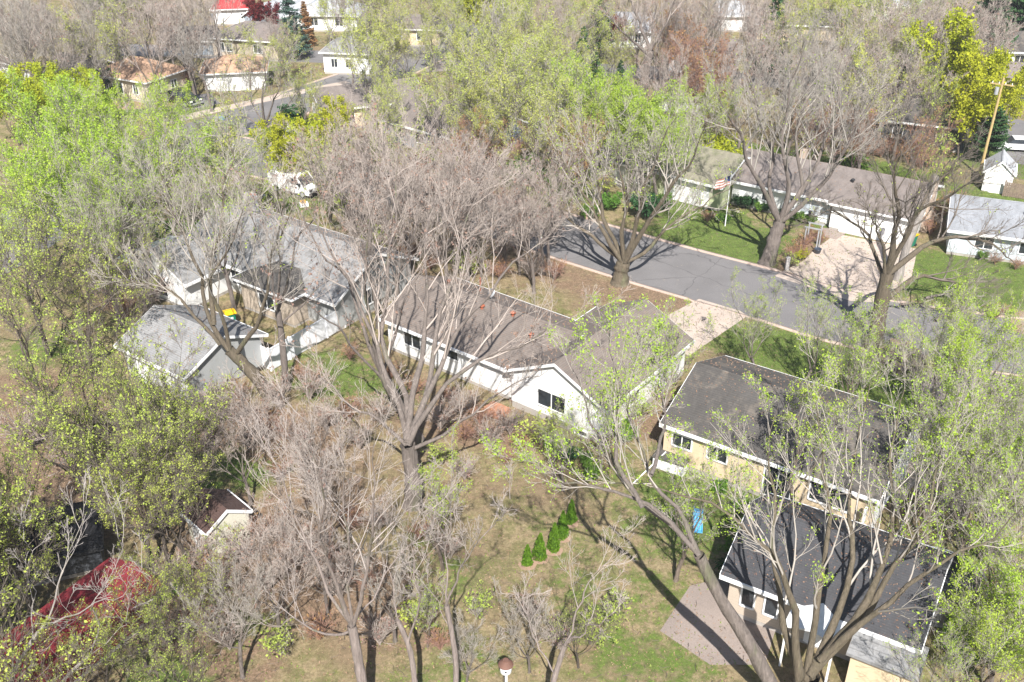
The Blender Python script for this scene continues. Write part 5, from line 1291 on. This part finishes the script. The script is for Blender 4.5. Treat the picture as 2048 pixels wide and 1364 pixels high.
DRIVES = [(*P(1390, 640), 3.5), (*P(1700, 530), 5.5), (*P(1436, 1250), 2.5), (*P(1395, 1045), 2.0), (*P(1110, 1090), 3.5), (*P(620, 412), 2.5), (*P(1470, 480), 3.5), (*P(1950, 570), 4.5), (*P(568, 262), 3.5)]
rr = random.Random(3)
NAMES = {'bare': 'bare_tree', 'grey': 'bare_tree', 'dark': 'bare_tree', 'white': 'birch_tree', 'red': 'red_leaf_tree', 'rust': 'budding_tree', 'lime': 'leafing_tree', 'bright': 'leafing_tree',
         'pale': 'budding_tree', 'bud': 'budding_tree', 'light': 'leafing_tree', 'sparse': 'leafing_tree', 'spruce': 'spruce_tree', 'bluespruce': 'spruce_tree', 'pine': 'pine_tree', 'brownspruce': 'evergreen_tree'}
GROUPS = {'bare': 'bare trees of the neighbourhood', 'grey': 'bare trees of the neighbourhood', 'dark': 'bare trees of the neighbourhood', 'lime': 'leafing trees of the neighbourhood', 'bright': 'bright yellow-green trees',
          'pale': 'pale budding trees', 'bud': 'dark-twigged budding trees on the left', 'light': 'thinly leafed trees', 'sparse': 'slim see-through trees', 'rust': 'rust-coloured budding trees', 'spruce': 'evergreens in the distance', 'bluespruce': 'evergreens in the distance', 'pine': 'evergreens in the distance',
          'brownspruce': 'evergreens in the distance', 'white': 'pale-barked trees', 'red': 'dark red leafed trees'}
# stretches the photograph shows through gaps between the crowns
CLEAR = [(205, 120, 350, 200), (345, 170, 385, 205), (400, 135, 515, 185), (330, 190, 470, 290), (470, 170, 560, 230), (580, 195, 690, 235), (635, 85, 710, 148), (545, 250, 590, 275), (545, 330, 635, 385),
         (445, 20, 490, 55), (440, 70, 540, 110), (560, 30, 700, 75), (830, 45, 890, 140), (420, 460, 760, 560), (210, 620, 430, 800), (500, 620, 690, 740), (790, 560, 1300, 640), (770, 640, 1330, 850), (1020, 740, 1200, 860),
         (1360, 740, 1800, 940), (1320, 860, 1600, 960), (1500, 1010, 1800, 1140), (1060, 1010, 1180, 1140), (1250, 590, 1480, 680), (1260, 500, 1720, 600), (1360, 420, 1860, 520), (1480, 330, 1850, 420), (1120, 290, 1420, 380), (1900, 400, 2048, 580),
         (1955, 330, 2020, 390), (1730, 230, 1900, 300), (1955, 130, 2048, 190), (1470, 95, 1515, 125), (1250, 85, 1300, 115), (800, 200, 940, 250), (380, 1000, 520, 1110), (1380, 1020, 1420, 1070), (640, 500, 700, 560),
         (450, 400, 560, 450), (1780, 1080, 1930, 1240), (1000, 1330, 1040, 1364), (1160, 470, 1280, 560), (850, 480, 1100, 540), (960, 1000, 1330, 1200), (1330, 1170, 1480, 1310), (470, 900, 560, 1000)]
def screened(px, py, rad):
    k = .22 if py > 330 else .09
    return any(x0 - rad * k < px < x1 + rad * k and y0 - rad * k < py < y1 + rad * k for x0, y0, x1, y1 in CLEAR)
for i, (cx, cy, kind, hg) in enumerate(FOREST):
    x, y = P(cx, cy, hg * .62)
    if kind not in ('sparse', 'red', 'brownspruce') and screened(cx, cy, hg * .33 * FPX / (y * _c + 30 * _s)): continue
    k = 0
    while blocked(x, y) and k < 40:
        k += 1; a_ = k * 2.4; x, y = P(cx, cy, hg * .62); x += math.cos(a_) * k * .22; y += math.sin(a_) * k * .3
    if blocked(x, y): continue
    ms, h0 = LIB[kind][rr.randrange(len(LIB[kind]))]
    szw = 'tall ' if hg >= 13 else 'small ' if hg <= 8 else ''
    place_tree(ms, NAMES[kind], x, y, rr.random() * 6.283, hg / h0 * (.92 + .16 * rr.random()), KIND_WORDS[kind][0], to_px(x, y, hg * .6), None, GROUPS[kind], szw=szw)

# ------------------------------------------------------------------ shrubs and hedges
def shrub_meshes(seed, mat, tw, n, size, hgt, rad, stems=14):
    r = np.random.default_rng(seed); K = 6
    az = r.random(stems) * 6.283; sp = rad * (.3 + .7 * r.random(stems)); L = []
    for k in range(stems):
        L.append(resample([(0, 0, 0), (math.cos(az[k]) * sp[k] * .4, math.sin(az[k]) * sp[k] * .4, hgt * .5), (math.cos(az[k]) * sp[k], math.sin(az[k]) * sp[k], hgt * (.7 + .35 * r.random()))], K))
    L = np.array(L); RL = np.full((stems, 1), .025) * np.linspace(1, .4, K)[None]
    B1, R1 = sprout(r, L, RL, 5, .2, 1, .45, .7, .2, .1, 4, .6, .5, minr=.011); B2, R2 = sprout(r, B1, R1, 4, .2, 1, .6, .7, .2, .05, 3, .7, .6, minr=.009)
    vs_, fs_, off = [], [], 0
    for B, RR, S in ((L, RL, 4), (B1, R1, 3), (B2, R2, 3)):
        v_, f_ = tubes(B, RR, S); vs_.append(v_); fs_.append(f_ + off); off += len(v_)
    st = np_mesh('stems', np.concatenate(vs_), np.concatenate(fs_), tw)
    lf = leaves(r, np.concatenate([B2[:, -1], B2[:, 0], B1[:, -1]]), n, size, .09, mat, flat=.4) if n else None
    return st, lf
SH = {'green': shrub_meshes(1, L_SHR, TWIG_D, 2600, .075, 1.1, .9), 'brown': shrub_meshes(2, L_ORANGE, TWIG_R, 260, .06, 1.7, 1.3, 22), 'thicket': shrub_meshes(3, L_PINK, TWIG_P, 300, .06, 2.2, 1.6, 26),
      'lime': shrub_meshes(4, L_BRIGHT, TWIG_D, 2400, .08, 1.8, 1.3), 'bud': shrub_meshes(5, L_BUD, TWIG_D, 900, .07, 2.2, 1.5, 20), 'dark': shrub_meshes(6, L_CON, TWIG_D, 3600, .08, 1.3, 1.0)}
SHW = {'green': 'rounded green shrub', 'brown': 'orange-brown twiggy shrub', 'thicket': 'pinkish bare thicket shrub', 'lime': 'bright lime shrub', 'bud': 'yellow-green budding shrub', 'dark': 'dense dark green shrub'}
def shrub(kind, px, py, sc=1.0, label=None, w=True):
    x, y = P(px, py) if w else (px, py)
    t = bpy.data.objects.new('shrub', None); col.objects.link(t); t.location = (x, y, 0); t.rotation_euler = (0, 0, rr.random() * 6.28)
    t.scale = (sc * (.9 + .2 * rr.random()), sc * (.9 + .2 * rr.random()), sc * (.85 + .3 * rr.random())); t['category'] = 'shrub'; t['group'] = {'green': 'green foundation shrubs', 'brown': 'orange-brown shrubs', 'thicket': 'bare thicket shrubs', 'lime': 'lime shrubs', 'bud': 'budding shrubs', 'dark': 'dark evergreen shrubs'}[kind]
    if label: t['label'] = label
    link('stems', SH[kind][0], t)
    if SH[kind][1] is not None:
        f = link('foliage', SH[kind][1], t); f['kind'] = 'stuff'
    TREES.append((t, SHW[kind], x, y, to_px(x, y, 1), ''))
for a_ in [('dark', 1478, 415, .8), ('dark', 1493, 418, .9), ('dark', 1508, 416, .8), ('green', 1522, 424, .8), ('dark', 1532, 424, .7), ('dark', 1570, 432, .7), ('green', 1598, 443, .7), ('green', 1620, 447, .7),
           ('brown', 1622, 485, .9), ('brown', 1640, 490, .7), ('brown', 1588, 520, .9), ('bud', 1582, 535, .6), ('lime', 1600, 522, .5), ('brown', 1605, 500, .9), ('green', 1447, 447, .8), ('green', 1430, 440, .6), ('brown', 1415, 443, .7),
           ('green', 1050, 350, 1.6), ('green', 1075, 372, 1.5), ('green', 1030, 345, 1.3), ('green', 1110, 392, 1.3), ('green', 1220, 420, 1.3), ('green', 1180, 440, 1.2), ('dark', 1290, 440, 1.4), ('dark', 1060, 360, 1.1),
           ('dark', 125 * 1.0 + 0, 200, .1), ('dark', 222, 188, 1.9), ('green', 244, 195, 1.2), ('green', 236, 197, 1.1), ('brown', 372, 178, 1.6), ('brown', 355, 176, 1.3), ('dark', 590, 250, 1.6), ('dark', 575, 252, 1.3), ('green', 600, 262, 1.2),
           ('brown', 1730, 320, 1.4), ('brown', 1760, 315, 1.5), ('brown', 1790, 322, 1.4), ('brown', 1830, 330, 1.3), ('bud', 1860, 340, 1.6), ('green', 1700, 340, 1.4), ('green', 1680, 335, 1.2), ('green', 1720, 345, 1.3),
           ('lime', 600, 350, 1.5), ('lime', 590, 320, 1.3), ('lime', 620, 300, 1.8), ('lime', 650, 310, 1.7), ('bud', 930, 345, 1.5), ('bud', 860, 340, 1.3), ('brown', 1010, 340, 1.7), ('brown', 990, 330, 1.6), ('brown', 880, 322, 1.3),
           ('thicket', 560, 820, 1.0), ('thicket', 620, 800, 1.0), ('brown', 640, 770, .8), ('brown', 600, 760, .8), ('thicket', 520, 850, 1.0), ('thicket', 480, 850, .9), ('brown', 700, 720, .8), ('thicket', 880, 860, 1.0), ('thicket', 930, 840, 1.0), ('brown', 960, 850, .9), ('thicket', 980, 900, .8),
           ('brown', 900, 800, .7), ('brown', 830, 790, .8), ('thicket', 760, 850, 1.0), ('thicket', 560, 1090, 1.0), ('thicket', 620, 1140, 1.0), ('thicket', 680, 1200, 1.0), ('thicket', 540, 1180, .9), ('brown', 660, 1120, 1.0), ('brown', 590, 1130, .9), ('thicket', 430, 1200, .9), ('thicket', 480, 1130, 1.0), ('thicket', 350, 1180, .8),
           ('green', 345, 1195, .7), ('green', 250, 1230, .8), ('green', 170, 1300, .8), ('bud', 420, 860, 1.0), ('bud', 350, 860, 1.1), ('bud', 310, 850, 1.0), ('bud', 200, 880, 1.2), ('thicket', 300, 620, 1.2), ('brown', 250, 640, 1.2), ('thicket', 220, 600, 1.3), ('thicket', 340, 600, .9),
           ('green', 1100, 900, .8), ('dark', 1130, 920, .8), ('green', 1170, 930, .7), ('bud', 1080, 890, 1.0), ('green', 1180, 960, .8), ('green', 1250, 880, .9), ('brown', 1320, 770, .8), ('brown', 1300, 800, .8), ('brown', 1330, 740, .8), ('bud', 1270, 840, .8),
           ('lime', 1500, 1190, .5), ('green', 1440, 990, .7), ('green', 1480, 1020, .7), ('green', 1990, 1330, 1.2), ('green', 1920, 1330, 1.0), ('brown', 2000, 1230, 1.1), ('thicket', 2030, 1200, 1.1), ('bud', 1960, 1120, 1.0), ('bud', 2020, 1050, 1.0),
           ('brown', 1900, 420, 1.2), ('brown', 1880, 440, 1.1), ('brown', 1860, 470, 1.0), ('bud', 1880, 380, 1.2), ('green', 1965, 520, .6), ('brown', 1990, 530, .6), ('brown', 2030, 540, .6), ('thicket', 1100, 480, 1.0), ('thicket', 1050, 500, 1.0), ('thicket', 1000, 520, .9), ('brown', 860, 540, .7), ('thicket', 940, 500, .9),
           ('bud', 1200, 400, 1.2), ('brown', 1000, 560, 1.0), ('thicket', 1060, 560, 1.0), ('brown', 1110, 560, .9), ('bud', 930, 560, 1.0), ('thicket', 880, 530, 1.1), ('brown', 820, 520, 1.1), ('bud', 780, 500, 1.1), ('thicket', 720, 480, 1.2), ('bud', 900, 385, 1.4), ('brown', 820, 375, 1.4), ('thicket', 760, 360, 1.5), ('brown', 1020, 430, 1.3), ('bud', 1080, 440, 1.2), ('thicket', 960, 410, 1.4),
           ('thicket', 500, 900, 1.0), ('brown', 540, 870, .9), ('brown', 590, 890, 1.0), ('thicket', 650, 860, 1.0), ('brown', 700, 840, .9), ('thicket', 720, 900, .9), ('brown', 480, 800, .9), ('thicket', 430, 830, .9), ('brown', 780, 760, .8), ('brown', 930, 880, .8), ('thicket', 1020, 870, .8), ('brown', 740, 1180, .8), ('thicket', 400, 1130, .9), ('brown', 430, 1160, .8), ('brown', 520, 1080, .8), ('thicket', 300, 1200, .9),
           ('brown', 1990, 640, .8), ('bud', 830, 1260, .8), ('thicket', 760, 1290, .8), ('brown', 880, 1300, .7), ('bud', 960, 1240, .7), ('thicket', 1120, 1300, .8), ('bud', 1180, 1290, .8), ('thicket', 1060, 1240, .7), ('brown', 640, 1280, .8), ('bud', 560, 1310, .8), ('thicket', 460, 1300, .9), ('brown', 400, 1260, .8), ('thicket', 340, 1290, .9),
           ('thicket', 760, 1060, .8), ('brown', 840, 1080, .7), ('thicket', 900, 1120, .7), ('brown', 560, 960, .8), ('thicket', 620, 980, .9), ('brown', 700, 1060, .8), ('bud', 880, 930, .7), ('thicket', 930, 960, .7), ('brown', 1010, 930, .6), ('brown', 1040, 900, .7), ('bud', 1230, 1240, .7), ('thicket', 1250, 780, .8), ('bud', 1500, 1080, .6), ('green', 1470, 1110, .8), ('dark', 1460, 1150, .8), ('green', 1900, 1290, .9), ('bud', 1950, 1270, 1.0), ('green', 1330, 420, 1.2), ('lime', 1440, 350, 1.8), ('lime', 1430, 380, 1.5), ('lime', 1425, 330, 1.8), ('bud', 540, 440, 1.4), ('bud', 500, 430, 1.3), ('green', 360, 520, 1.4), ('green', 320, 540, 1.3), ('green', 390, 480, 1.4), ('green', 330, 480, 1.5), ('dark', 380, 520, 1.3),
           ('lime', 660, 400, 1.1), ('lime', 620, 380, 1.0), ('bud', 700, 440, 1.2), ('bud', 740, 500, 1.0), ('brown', 770, 470, 1.0), ('thicket', 160, 960, 1.4), ('thicket', 60, 900, 1.4), ('bud', 40, 1120, 1.2), ('thicket', 900, 420, 1.2), ('thicket', 850, 440, 1.2)]:
    if a_[3] > .2: shrub(*a_)

# arborvitae row
def arb_mesh(seed, hgt, rad, n=2600):
    r = np.random.default_rng(seed)
    z = hgt * (1 - np.sqrt(1 - r.random(n) * .985)) ; z = hgt * r.random(n) ** 1.2
    prof = rad * np.clip((1 - z / hgt), 0, 1) ** .75 * np.clip(.75 + z / hgt * 2, 0, 1) + .02
    az = r.random(n) * 6.283; q = prof * (.55 + .55 * r.random(n)) * (1 + .16 * np.sin(az * 3 + seed) + .10 * np.sin(z * 14 + az * 2))
    c = np.stack([np.cos(az) * q, np.sin(az) * q, z + .05], 1)
    outw = np.stack([np.cos(az), np.sin(az), np.full(n, .25)], 1)
    a_ = unit(np.array([[0, 0, 1.0]]) + outw * .35 + r.normal(size=(n, 3)) * .25); b_ = unit(np.cross(a_, outw + r.normal(size=(n, 3)) * .4))
    s = (.06 * (.6 + .8 * r.random(n)))[:, None]
    V = np.stack([c - a_ * s, c + b_ * s * .5, c + a_ * s, c - b_ * s * .5], 1).reshape(-1, 3)
    return np_mesh('foliage', V, np.arange(n * 4).reshape(-1, 4), L_ARB)
for k, (px, py, hh, ww, lab) in enumerate([(1055, 1129, 1.05, .28, 'shortest vivid green arborvitae, nearest the bottom of the diagonal row'), (1080, 1117, 1.35, .40, 'squat round-topped arborvitae, second from the bottom of the row'),
                                     (1108, 1101, 1.5, .33, 'middle arborvitae of the five in the diagonal row'), (1125, 1075, 1.45, .33, 'pointed arborvitae, second from the top of the diagonal row'), (1142, 1045, 1.25, .29, 'topmost arborvitae of the diagonal row on the back lawn')]):
    x, y = P(px, py); t = thing('arborvitae', lab, 'shrub', (x, y, 0), 0, 'row of five arborvitae on the back lawn')
    f = link('foliage', arb_mesh(60 + k, hh * 1.25, ww), t)
    MB().lathe([(.05, 0), (.05, .12), (ww * .45, .2), (ww * .38, hh * .6), (.02, hh * .95)], 10).build('core', L_CON, t)  # inner cone added to block light passing through the foliage
    m = sheet('mulch_ring', [(x + .5 * math.cos(a_) * (1 + .1 * math.sin(5 * a_)), y + .42 * math.sin(a_) - .05) for a_ in np.linspace(0, 6.283, 15)[:-1]], DIRT, .012 + .002 * k)

# fallen branches on the verge at right
def brush(seed, px, py, ang, L, mat, label):
    r = np.random.default_rng(seed); x, y = P(px, py)
    t = thing('fallen_branch', label, 'fallen branch', (x, y, 0), ang, 'fallen limbs on the verge by the dark street tree')
    l = resample([(0, 0, .15), (L * .4, .2, .35), (L * .75, -.2, .3), (L, .3, .25)], 10)[None]; RL = np.linspace(.13, .03, 10)[None]
    B1, R1 = sprout(r, l, RL, 9, .2, 1, .4, .7, .12, .1, 5, .6, .4, minr=.016); B2, R2 = sprout(r, B1, R1, 5, .2, 1, .5, .6, .15, .03, 4, .6, .5, minr=.011)
    for B in (B1, B2): B[:, :, 2] = np.abs(B[:, :, 2]) * .7 + .03
    v1, f1 = tubes(l, RL, 7); link('limb', np_mesh('limb', v1, f1, mat, True), t)
    v2, f2 = tubes(B1, R1, 4); v3, f3 = tubes(B2, R2, 3); link('twigs', np_mesh('twigs', np.concatenate([v2, v3]), np.concatenate([f2, f3 + len(v2)]), TWIG_G), t)
brush(1, 1800, 612, -.35, 3.4, BARK_T, 'thick sawn limb lying along the kerb right of the dark street tree')
brush(2, 1850, 600, .1, 4.5, BARK_G, 'fallen limb with fanned grey twigs on the green verge')
brush(3, 1900, 625, -.1, 4.0, BARK_G, 'long fallen limb pointing to the right frame edge on the verge')
brush(4, 1870, 645, .5, 3.0, BARK_G, 'short fallen limb nearest the road on the right verge')

# ------------------------------------------------------------------ scattered leaves and grass
def scatter(n, x0, x1, y0, y1, r, keep):
    X = x0 + (x1 - x0) * r.random(n); Y = y0 + (y1 - y0) * r.random(n) ** 1.25
    d = Y * _c + CAM_H * _s
    ok = (np.abs(X) < d * .54) & keep(X, Y); return X[ok], Y[ok]
def off_hard(X, Y):
    ok = np.ones(len(X), bool)
    for s_, w_ in ((s1, 4.4), (s2, 4.4)):
        dd = np.min(np.hypot(X[:, None] - s_[None, ::2, 0], Y[:, None] - s_[None, ::2, 1]), axis=1); ok &= dd > w_
    for fx, fy, r_, hl, hw in FOOT:
        dx_, dy_ = X - fx, Y - fy; u = dx_ * math.cos(r_) + dy_ * math.sin(r_); v_ = -dx_ * math.sin(r_) + dy_ * math.cos(r_)
        ok &= ~((np.abs(u) < hl - 1.2) & (np.abs(v_) < hw - 1.2))
    return ok
r = np.random.default_rng(9)
X, Y = scatter(120000, -60, 60, 30, 100, r, lambda a_, b_: off_hard(a_, b_) & (zone(a_, b_, LAWNS) < .55 + .5 * r.random(len(a_))))
n = len(X); c = np.stack([X, Y, .05 + .03 * r.random(n)], 1)
nn = unit(r.normal(size=(n, 3)) * .5 + np.array([0, 0, 1])); a_ = unit(np.cross(nn, unit(r.normal(size=(n, 3))))); b_ = np.cross(nn, a_)
s = (.038 * (.5 + 1.0 * r.random(n)))[:, None]
V = np.stack([c - a_ * s, c + b_ * s * .6, c + a_ * s, c - b_ * s * .6], 1).reshape(-1, 3)
tag(link('leaf_litter', np_mesh('leaf_litter', V, np.arange(n * 4).reshape(-1, 4), L_FALL)), 'fallen brown leaves scattered over the yards', 'leaf litter', kind='stuff')
X, Y = scatter(9000, -50, 50, 30, 90, r, off_hard)
n = len(X); az = r.random(n) * 6.283; ln_ = .06 + .22 * r.random(n) ** 2; PT = np.zeros((n, 3, 3))
for k in range(3):
    PT[:, k, 0] = X + np.cos(az + .2 * k) * ln_ * (k - 1); PT[:, k, 1] = Y + np.sin(az + .2 * k) * ln_ * (k - 1); PT[:, k, 2] = .05 + .04 * r.random(n)
v_, f_ = tubes(PT, np.full((n, 3), .012), 3)
tag(link('fallen_twigs', np_mesh('fallen_twigs', v_, f_, BARK_T)), 'small fallen twigs lying on the lawns and leaf beds', 'twigs', kind='stuff')
X, Y = scatter(80000, -60, 60, 30, 110, r, lambda a_, b_: off_hard(a_, b_) & (zone(a_, b_, LAWNS) > .8 * r.random(len(a_))))
n = len(X); c = np.stack([X, Y, np.zeros(n)], 1); az = r.random(n) * 6.283; d_ = np.stack([np.cos(az), np.sin(az), np.zeros(n)], 1) * .05
tip = c + r.normal(size=(n, 3)) * .04; tip[:, 2] = .07 + .07 * r.random(n)
V = np.stack([c - d_, c + d_, tip], 1).reshape(-1, 3)
tag(link('grass', np_mesh('grass', V, np.arange(n * 3).reshape(-1, 3), L_GRASS)), 'short green spring grass tufts on the lawns', 'grass', kind='stuff')

def roof_litter(c, rot, L, W, eave, rise, n, xf=(0, 0, 0), seed=1, over=.4):
    r = np.random.default_rng(seed)
    x = (r.random(n) - .5) * (L + over); y = (r.random(n) - .5) * (W + over * 1.6)
    cl = np.sin(x * 1.9 + seed) * np.cos(y * 2.3 + x) + r.normal(size=n) * .7 > .1      # drifts
    x, y = x[cl], y[cl]; n = len(x)
    z = eave + rise * (1 - np.abs(y) / (W / 2)) + .19
    c1, s1_ = math.cos(xf[2]), math.sin(xf[2]); X = xf[0] + x * c1 - y * s1_; Y = xf[1] + x * s1_ + y * c1
    q = R(rot); GXx = c[0] + X * math.cos(q) - Y * math.sin(q); GYy = c[1] + X * math.sin(q) + Y * math.cos(q)
    P0 = np.stack([GXx, GYy, z], 1); nn = unit(r.normal(size=(n, 3)) * .35 + np.array([0, 0, 1])); a_ = unit(np.cross(nn, unit(r.normal(size=(n, 3))))); b_ = np.cross(nn, a_)
    s = (.045 * (.5 + r.random(n)))[:, None]
    V = np.stack([P0 - a_ * s, P0 + b_ * s * .6, P0 + a_ * s, P0 - b_ * s * .6], 1).reshape(-1, 3)
    return V
VV = [roof_litter((-1.2, 63.3), -37.5, 13.5, 7.4, 2.75, 1.6, 2600, seed=1), roof_litter((-1.2, 63.3), -37.5, 10.4, 7.2, 2.95, 1.75, 1500, (wc[0], wc[1], R(90)), 2),
      roof_litter(C4, -34, 12.8, 9.0, 2.85, 1.75, 2400, seed=3), roof_litter(C9, -31, 8.8, 6.4, 2.95, 1.7, 1600, seed=4), roof_litter(G, -36, 6.8, 6.4, 2.6, 1.35, 900, seed=5),
      roof_litter(C2, -35, 17, 8.6, 2.8, 2.1, 2200, seed=6), roof_litter(C5, -32.5, 17, 8.4, 2.7, 1.5, 2000, seed=7)]
V = np.concatenate(VV)
tag(link('roof_litter', np_mesh('roof_litter', V, np.arange(len(V)).reshape(-1, 4), L_FALL)), 'dry leaves lying in drifts on the house roofs', 'leaf litter', kind='stuff')

# ------------------------------------------------------------------ labels that tell each tree and shrub apart
ORD = ['', 'second', 'third', 'fourth', 'fifth', 'sixth', 'seventh', 'eighth', 'ninth', 'tenth', 'eleventh', 'twelfth']
extra = [(1240, 566, 'the low-forked street tree'), (1746, 696, 'the gnarled dark street tree'), (1535, 526, 'the vase-shaped maple'), (826, 1010, 'the huge spreading maple'), (592, 384, 'the white cargo van'), (1395, 1062, 'the blue slide'),
         (1100, 1090, 'the arborvitae row'), (1450, 452, 'the flagpole'), (568, 266, 'the white garden chairs'), (463, 650, 'the green bin by the grey house'), (1700, 540, 'the pale driveway across the street'), (1390, 650, 'the pale driveway of the white bungalow'),
         (720, 1440, 'the smooth forked maple'), (1012, 1400, 'the white birdhouse'), (1600, 1400, 'the massive forked tree'), (640, 690, 'the white vinyl fence')]
LM = [(x, y, w) for x, y, w in LANDMARKS] + [(*P(a_, b_), w) for a_, b_, w in extra]
pend = {}
for t, words, x, y, cpx, szw in TREES:
    if 'label' in t: continue
    lx, ly, w = min(LM, key=lambda q: (q[0] - x) ** 2 + (q[1] - y) ** 2)
    dx_, dy_ = x - lx, y - ly
    rel_ = ('right of ' if dx_ > 0 else 'left of ') if abs(dx_) > abs(dy_) else ('behind ' if dy_ > 0 else 'in front of ')
    pend.setdefault((szw + words, rel_ + w), []).append((cpx[0], t))
for (wd, place), lst in pend.items():
    lst.sort(key=lambda q: q[0]); n = len(lst)
    for i, (_, t) in enumerate(lst):
        if n == 1: t['label'] = f'{wd} {place}'
        elif i == 0: t['label'] = f'leftmost {wd} {place}'
        elif i == n - 1: t['label'] = f'rightmost {wd} {place}'
        else: t['label'] = f'{ORD[i]} {wd} from the left {place}'
        t['label'] = t['label'].replace('yellow-green budding tree with dark twigs', 'dark-twigged budding tree')
        if len(t['label'].split()) > 16: t['label'] = t['label'].replace(' from the left', ' from left').replace('the yellow tree', 'yellow tree').replace('slim see-through budding', 'slim budding').replace('the tan house with the white canopy', 'the tan house').replace('the orange-roofed house with the parked pickup', 'the orange-roofed house')

# ------------------------------------------------------------------ thin spring haze
hm = bpy.data.materials.new('haze'); hm.use_nodes = True; hnt = hm.node_tree
hnt.nodes.remove(hnt.nodes['Principled BSDF'])
hv = hnt.nodes.new('ShaderNodeVolumePrincipled'); hv.inputs['Color'].default_value = (.9, .93, 1, 1); hv.inputs['Density'].default_value = 0.00025; hv.inputs['Anisotropy'].default_value = 0.0
hnt.links.new(hv.outputs[0], hnt.nodes['Material Output'].inputs['Volume'])
hz = MB().box(-2600, 2600, -450, 2900, -1, 40).build('haze', hm); hz['kind'] = 'stuff'; hz['label'] = 'thin pale haze over the neighbourhood'; hz['category'] = 'haze'

for t, *_ in TREES:
    w_ = t['label'].split()
    if len(w_) > 16:
        t['label'] = ' '.join(x for x in w_ if x != 'the')
    if len(t['label'].split()) > 16: t['label'] = t['label'].replace(' from left', '').replace(' with dark twigs', '')
